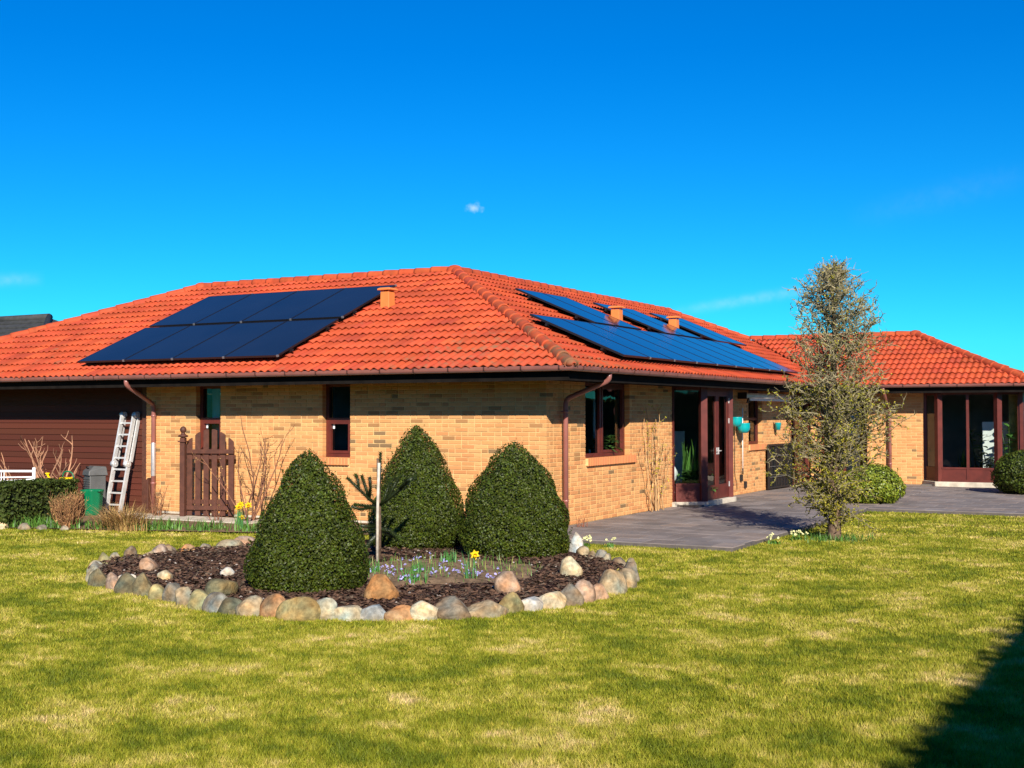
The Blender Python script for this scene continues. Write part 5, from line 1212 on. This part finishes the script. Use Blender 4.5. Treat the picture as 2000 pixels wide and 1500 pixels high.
# ------------------------------------------------------------------ things on the right-hand wall
def wall_pot(y, z, r_, h, label, shape):
    o = empty('wall_planter', (r_ + .035, y, z)); tag(o, label, 'planter')
    m = MB(); pr = [(.001, 0), (r_ * .62, 0), (r_ * .95, h * .35), (r_, h * .6), (r_ * .97, h * .95), (r_ * .99, h), (r_ * .9, h), (r_ * .85, h * .8), (.001, h * .75)] if shape == 'round' else [(.001, 0), (r_ * .72, 0), (r_, h * .95), (r_ * 1.04, h), (r_ * .95, h), (.001, h * .8)]
    m.lathe(pr, (0, 0, 0), 24); m.build('pot', M_teal, o)
    m = MB(); m.lathe([(.001, h * .82), (r_ * .92, h * .82)], (0, 0, 0), 20); m.build('potting_soil', M_mulch, o)
    m = MB(); m.bb(-r_ - .035, -r_ - .02, -.012, .012, h * .2, h * 1.02); m.beam((-r_ - .03, 0, h * .8), (-r_ * .9, 0, h * .8), .012, .012); m.build('bracket', M_black, o)
wall_pot(8.42, 1.47, .125, .20, 'round teal planter on the brick wall, upper left of the pair', 'round')
wall_pot(8.84, 1.33, .140, .21, 'round teal planter on the brick wall, lower right of the pair', 'round')
wall_pot(11.55, 1.36, .075, .17, 'small tapered teal planter alone on the wall above the lattice gate', 'taper')
o = empty('retractable_awning', (0, 0, 0)); tag(o, 'rolled white awning fixed under the eave above the small window', 'awning')
m = MB(); m.tube([(.16, 9.0, 2.12), (.16, 12.4, 2.12)], .05, 12); m.build('roller', M_white, o)
m = MB(); m.bb(.10, .27, 9.0, 12.4, 2.165, 2.18); m.build('cover', M_galv, o)
m = MB(); m.bb(.24, .265, 9.05, 12.35, 2.02, 2.07); m.build('front_bar', M_white, o)
for k, y in enumerate((9.0, 12.36)): m = MB(); m.bb(0, .20, y - .02, y + .02, 2.06, 2.2); m.build('bracket', M_black, o)
m = MB(); m.tube([(.2, 9.1, 2.08), (.17, 9.1, 1.98), (.22, 9.15, 2.0), (.25, 9.2, 2.06)], .018, 8); m.build('gearbox', M_black, o)
o = empty('awning_crank', (.06, 9.12, .44)); tag(o, 'white awning crank rod hanging on the wall beside the small window', 'crank')
m = MB(); m.tube([(0, 0, .12), (0, 0, 1.42)], .011, 8); m.build('rod', M_white, o); m = MB(); m.tube([(0, 0, 0), (0, 0, .125)], .016, 8); m.build('grip', M_black, o)
m = MB(); m.tube([(.02, 8.72, 1.34), (.015, 8.73, .9), (.015, 8.72, .5), (.015, 8.75, .36), (.02, 8.84, .28), (.02, 8.85, .12)], .006, 5); tag(m.build('hanging_cable', M_black), 'thin black cable hanging down the brick wall below the planters', 'cable')
# black lattice gate beside the terrace
o = empty('lattice_gate', (.10, 10.85, .02), R(86)); tag(o, 'low black metal lattice gate at the far end of the brick wall', 'gate')
m = MB()
for (a, b) in (((0, 0, 0), (0, 0, 1.02)), ((1.45, 0, 0), (1.45, 0, 1.02)), ((0, 0, .03), (1.45, 0, .03)), ((0, 0, 1.0), (1.45, 0, 1.0)), ((.42, 0, .03), (.42, 0, 1.0))): m.beam(a, b, .045, .045, up=(0, 1, 0))
m.build('frame', M_black, o)
for k in range(7): m = MB(); m.beam((.05 + k * .205 + .1, 0, .05), (.05 + k * .205 + .1, 0, .98), .018, .018, up=(0, 1, 0)); m.build('vertical_bar', M_black, o)
for k in range(3): m = MB(); m.beam((.02, -.001, .27 + k * .24), (1.43, -.001, .27 + k * .24), .016, .022, up=(0, 1, 0)); m.build('cross_bar', M_greyp, o)
m = MB(); m.bb(.02, 1.43, .025, .032, .05, .98); m.build('back_sheet', M_black, o)

# ------------------------------------------------------------------ things behind the glass
def bigleaf(m, p, d, L, w, tint):
    d = Vector(d).normalized(); s = d.cross(UP)
    if s.length < .05: s = Vector((1, 0, 0))
    s.normalize(); n = s.cross(d); p = Vector(p); vs = []
    for i, (t, ww) in enumerate(((0, .12), (.25, .8), (.5, 1), (.75, .75), (1, .02))): q = p + d * L * t - UP * (L * .35 * t * t); vs += [q - s * w * ww, q + n * .0 - n * w * .15, q + s * w * ww]
    m.add(vs, [(3 * i + k, 3 * i + k + 1, 3 * i + k + 4, 3 * i + k + 3) for i in range(4) for k in range(2)], tint, True)
def potted(name, loc, label, kind, H, seed, potc=M_white, pr=.13):
    o = empty(name, loc); tag(o, label, 'plant'); rs = random.Random(seed)
    m = MB(); m.lathe([(.001, 0), (pr * .75, 0), (pr, pr * 1.6), (pr * .92, pr * 1.6), (.001, pr * 1.4)], (0, 0, 0), 18); m.build('pot', potc, o)
    m = MB(); z0 = pr * 1.4
    if kind == 'snake':
        for _ in range(22): v = rs.uniform(.6, 1.5); blade(m, (rs.gauss(0, pr * .5), rs.gauss(0, pr * .5), z0), H * rs.uniform(.5, 1), .032, rs.uniform(0, .22), rs.uniform(0, 6.3), (v, v, v * .8), 5)
    elif kind == 'bush':
        for _ in range(150): a = rs.uniform(0, 6.3); zz = rs.uniform(0, H); bigleaf(m, (rs.gauss(0, .08), rs.gauss(0, .08), z0 + zz), (math.cos(a), math.sin(a), rs.uniform(-.1, .8)), rs.uniform(.1, .2), .035, (rs.uniform(.6, 1.5),) * 3)
    else:
        for s in range(3):
            x, y = rs.gauss(0, .05), rs.gauss(0, .05); m.tube([(x, y, z0), (x * 2, y * 2, z0 + H * .6), (x * 3, y * 3, z0 + H)], .012, 5, tint=(.5, .4, .3))
            for k in range(11): a = rs.uniform(0, 6.3); t = .25 + .75 * k / 10; v = rs.uniform(.6, 1.6); bigleaf(m, (x * 3 * t, y * 3 * t, z0 + H * t), (math.cos(a), math.sin(a), rs.uniform(.1, .9)), rs.uniform(.18, .30), .065, (v, v, v))
    m.build('leaves', M_house, o, True)
potted('snake_plant', (.06, 5.95, .04), 'tall snake plant inside the garden door bay', 'snake', 1.2, 1); potted('bushy_houseplant', (.10, 5.75, .04), 'bushy low green houseplant at the foot of the bay glass', 'bush', .42, 2, M_black)
potted('bushy_houseplant', (.25, 6.15, .04), 'second bushy houseplant behind the bay column', 'bush', .45, 3, M_black); potted('rubber_plant', (4.1, 14.75, .04), 'tall rubber plant with broad leaves inside the far bay', 'rubber', 1.05, 4)
potted('rubber_plant', (4.75, 14.85, .04), 'rubber plant at the right end of the far bay', 'rubber', 1.2, 5); potted('snake_plant', (3.72, 14.7, .04), 'snake plant in a white pot inside the far bay', 'snake', .75, 6); potted('bushy_houseplant', (4.3, 14.6, .04), 'bushy fern inside the far bay', 'bush', .45, 7, M_black)
potted('bushy_houseplant', (-.24, 2.62, 1.05), 'grey green potted plant on the sill of the right-hand window', 'bush', .22, 8, M_galv, .06)
potted('rubber_plant', (-.45, 13.5, .3), 'bright leafy plant behind the corner glazing', 'rubber', 1.1, 9)
m = MB(); vs = [(-.012, -.09, 0), (-.012, .09, 0), (-.012, .09, .24), (-.012, -.09, .24)]; m.box((0, 0, .12), (.015, .18, .24), Matrix.Rotation(R(14), 3, 'Y')); m.beam((0, 0, .2), (-.12, 0, .0), .02, .008); tag(m.build('picture_frame', M_conc, None, loc=(-.26, 1.72, 1.05)), 'small picture frame standing on the right-hand window sill', 'picture frame')
m = MB(); m.lathe([(.001, 0), (.02, 0), (.02, .1), (.001, .1)], (0, 0, 0), 12); tag(m.build('candle', M_white, None, loc=(-.25, 2.05, 1.05)), 'short white candle on the right-hand window sill', 'candle')
m = MB(); m.bb(-.45, -.16, WB1[0] - .0, WB1[1], .985, 1.032); m.build('inner_sill', M_white, house)
def cabinet(loc, size, rz, label):  # added white bodies that make the sunlit bright patches behind the panes
    o = empty('bright_fill_cabinet', loc, rz); tag(o, label, 'cabinet'); w, d_, h = size
    m = MB(); m.bb(-w / 2, w / 2, -d_ / 2, d_ / 2, .05, h); m.build('body', M_white, o); m = MB(); m.bb(-w / 2 + .02, w / 2 - .02, -d_ / 2 + .03, d_ / 2, 0, .05); m.build('base', M_black, o)
    for k in (0, 1):
        m = MB(); m.bb(-w / 2 + .012 + k * w / 2, -.012 + k * w / 2, -d_ / 2 - .016, -d_ / 2 - .002, .07, h - .02); m.build('door', M_white, o)
cabinet((-1.1, 7.35, .03), (.95, .4, 1.35), R(20), 'added white cabinet standing in for a sunlit wall behind the double garden door'); cabinet((4.45, 15.55, .03), (.8, .35, 1.5), 0, 'added white cabinet giving a bright patch behind plants in the far bay')
cabinet((-1.3, 2.95, .03), (.8, .4, 1.75), R(60), 'added pale cabinet to brighten the view through the right-hand window')
def shell_chair(loc, rz, label):
    o = empty('shell_chair', loc, rz); tag(o, label, 'chair'); vs = []; n_ = 14
    for i in range(9):
        t = i / 8; z = .38 + .62 * t; rr = .20 + .16 * math.sin(math.pi * min(1, t * .8 + .15)); sp = math.pi * (1.0 if t < .25 else 1.0 - .55 * (t - .25) / .75)
        for k in range(n_ + 1): a = math.pi / 2 + sp * (k / n_ - .5) * 1.25; vs.append((rr * math.cos(a), rr * math.sin(a) * .9, z))
    m = MB(); m.add(vs, [(i * (n_ + 1) + k, i * (n_ + 1) + k + 1, (i + 1) * (n_ + 1) + k + 1, (i + 1) * (n_ + 1) + k) for i in range(8) for k in range(n_)], smooth=True); b_ = m.build('shell', M_white, o); b_.modifiers.new('thickness', 'SOLIDIFY').thickness = .02
    m = MB(); m.lathe([(.001, .40), (.2, .40), (.24, .43), (.2, .47), (.001, .48)], (0, 0, 0), 18); m.build('seat', M_white, o)
    for sx in (-1, 1):
        for sy in (-1, 1): m = MB(); m.tube([(sx * .1, sy * .1, .40), (sx * .2, sy * .2, 0)], .012, 6); m.build('leg', M_alu, o)
shell_chair((-.42, 5.75, .03), R(150), 'white shell chair behind the plants in the garden door bay')
def curtain(p0, p1, z0, z1, label, waves=9, amp=.025):
    p0 = Vector(p0); p1 = Vector(p1); d = p1 - p0; n = d.cross(UP).normalized(); vs = []; k = waves * 8
    for i in range(k + 1):
        q = p0 + d * (i / k) + n * amp * math.sin(2 * math.pi * waves * i / k); vs += [(q.x, q.y, z0), (q.x, q.y, z1)]
    m = MB(); m.add(vs, [(2 * i, 2 * i + 2, 2 * i + 3, 2 * i + 1) for i in range(k)], smooth=True); o = m.build('curtain', M_curt); o.modifiers.new('thickness', 'SOLIDIFY').thickness = .004; tag(o, label, 'curtain')
curtain((.55, WY + .36, 0), (1.15, WY + .36, 0), .06, 2.1, 'white curtain behind the patio door glass')
curtain((-.42, 2.55, 0), (-.42, 2.85, 0), 1.06, 2.2, 'pale curtain at the right side of the right-hand window', 5)
curtain((-7.0, .40, 0), (-6.85, .40, 0), 1.06, 2.2, 'grey curtain edge inside the window behind the gate', 3)
for i, (a, b) in enumerate(WA):
    m = MB(); m.bb(a + .115, a + .155, .142, .1435, 1.50, 1.585); tag(m.build('window_sticker', M_white), ('small white sticker on the pane of the window behind the gate', 'small white sticker on the pane of the window above the boxwood')[i], 'sticker')
o = empty('table_lamp', (-3.82, .62, 1.02)); tag(o, 'green table lamp inside the narrow window above the boxwood', 'lamp'); m = MB(); m.lathe([(.16, .16), (.13, .2), (.06, .235), (.001, .24)], (0, 0, 0), 20); m.build('shade', M_greenp, o); m = MB(); m.tube([(0, 0, 0), (0, 0, .2)], .012, 8); m.lathe([(.001, 0), (.07, 0), (.06, .02), (.001, .03)], (0, 0, 0), 16); m.build('stand', M_alu, o)
o = empty('side_table', (-3.82, .62, .03)); tag(o, 'small table inside the narrow window carrying the green lamp', 'table'); m = MB(); m.bb(-.25, .25, -.25, .2, .96, .99); m.build('top', M_white, o)
for sx in (-.22, .22):
    for sy in (-.22, .17): m = MB(); m.bb(sx - .015, sx + .015, sy - .015, sy + .015, 0, .96); m.build('leg', M_white, o)

# ------------------------------------------------------------------ neighbour's house and the hedges out of frame
nb = empty('neighbour_house', (-27.6, 12.4, LZ + .12)); tag(nb, 'dark grey tiled roof of the neighbouring house at the far left', 'house')
m = MB(); m.bb(-6, 6, -4, 4, -.1, 2.7); m.build('wall', M_mortar, nb)
m = MB(); hx, hy = 6.9, 4.6; m.add([(-hx, -hy, 2.6), (hx, -hy, 2.6), (hx, hy, 2.6), (-hx, hy, 2.6), (-2.4, 0, 4.95), (2.4, 0, 4.95)], [(0, 1, 5, 4), (1, 2, 5), (2, 3, 4, 5), (3, 0, 4), (3, 2, 1, 0)]); nr = m.build('roof', M_slate, nb)
for k in range(13):
    f = k / 13; m = MB(); z = 2.6 + 2.35 * f; y = -hy * (1 - f); x = hx - (hx - 2.4) * f
    m.bb(-x + .05, x - .05, y - .02, y + .42, z + .0, z + .05); 
    me = m.mesh('tile_course', M_slate)
    o = bpy.data.objects.new('tile_course', me); link(o, nr)
m = MB(); m.tube([(-2.4, 0, 4.98), (2.4, 0, 4.98)], .12, 8); m.tube([(2.4, 0, 4.98), (hx, -hy, 2.62)], .11, 8); m.build('ridge', M_slate, nr)
# the hedge along the right boundary whose shadow falls on the lawn
SHX = 7.12; HH = 4.2; hx = SHX + (HH) / math.tan(EL) * math.sin(AZ) 
hedge('unseen_hedge', (hx + .6, -14.5, LZ), (1.2, 19.0, HH), 0, 'tall boundary hedge right of the lawn casting the dark shadow', 42000, .055)
hedge('unseen_hedge', (hx + .6, 22.6, LZ), (1.2, 55.0, 2.4), 0, 'unseen hedge right of the terrace, added to darken the window reflections', 30000, .11)  # added out of view to darken what the side windows mirror
hedge('unseen_hedge', (-8.0, -28.5, LZ), (38.0, 1.2, 4.5), 0, 'tall unseen hedge behind the camera, added to darken the front panes', 16000, .09)  # added behind the camera to keep sky reflections off the front panes

# ------------------------------------------------------------------ lawn grass
def grass():
    Vs = []; Ts = []
    for (r0, r1, dens, wd, h) in ((4.6, 7.5, 13000, .0024, .030), (7.5, 10.5, 9000, .0030, .028), (10.5, 14.0, 5200, .0040, .028), (14.0, 19.0, 2600, .0055, .028), (19.0, 27.0, 900, .009, .028)):
        a0, a1 = YAW - R(26), YAW + R(26); n = int(dens * (a1 - a0) / 2 * (r1 * r1 - r0 * r0))
        a = rng.uniform(a0, a1, n); r_ = np.sqrt(rng.uniform(r0 * r0, r1 * r1, n)); x = CAM.x + np.sin(a) * r_; y = CAM.y + np.cos(a) * r_
        k = ~inside_np(x, y, RING) & ~((x > -.1) & (x < 3.3) & (y > -1.1)) & ~((x >= 3.3) & (y > 6.5)) & ~((x <= 0) & (y > np.interp(x, [-13, -8.1, -6, -3.7, -1.9, 0], [-3.9, -3.35, -2.72, -2.05, -1.5, -1.25]))) & (x < hx)
        x = x[k]; y = y[k]; n = len(x)
        L = h * rng.uniform(.5, 1.25, n); ph = rng.uniform(0, 2 * math.pi, n); ln = rng.uniform(.15, 1.0, n) * L; wa = rng.uniform(0, math.pi, n); w = wd * rng.uniform(.7, 1.3, n)
        wx, wy = np.cos(wa) * w, np.sin(wa) * w; tx, ty = x + np.cos(ph) * ln, y + np.sin(ph) * ln; z0 = np.full(n, LZ - .002)
        V = np.stack([np.stack([x - wx, y - wy, z0], 1), np.stack([x + wx, y + wy, z0], 1), np.stack([tx, ty, z0 + L], 1)], 1); Vs.append(V.reshape(-1, 3))
        t = rng.uniform(.72, 1.28, (n, 1)); dry = (rng.random((n, 1)) < .12); c = np.concatenate([t * np.where(dry, 1.5, 1), t * np.where(dry, 1.25, 1), t * np.where(dry, 1.8, 1)], 1); Ts.append(np.repeat(c, 3, 0))
    V = np.concatenate(Vs); F = np.arange(len(V)).reshape(-1, 3)
    o = npobj('lawn_grass', V, F, M_grass, None, np.concatenate(Ts)); tag(o, 'short mown grass of the lawn with dry patches', 'grass', kind='stuff')
    return len(F)
grass()
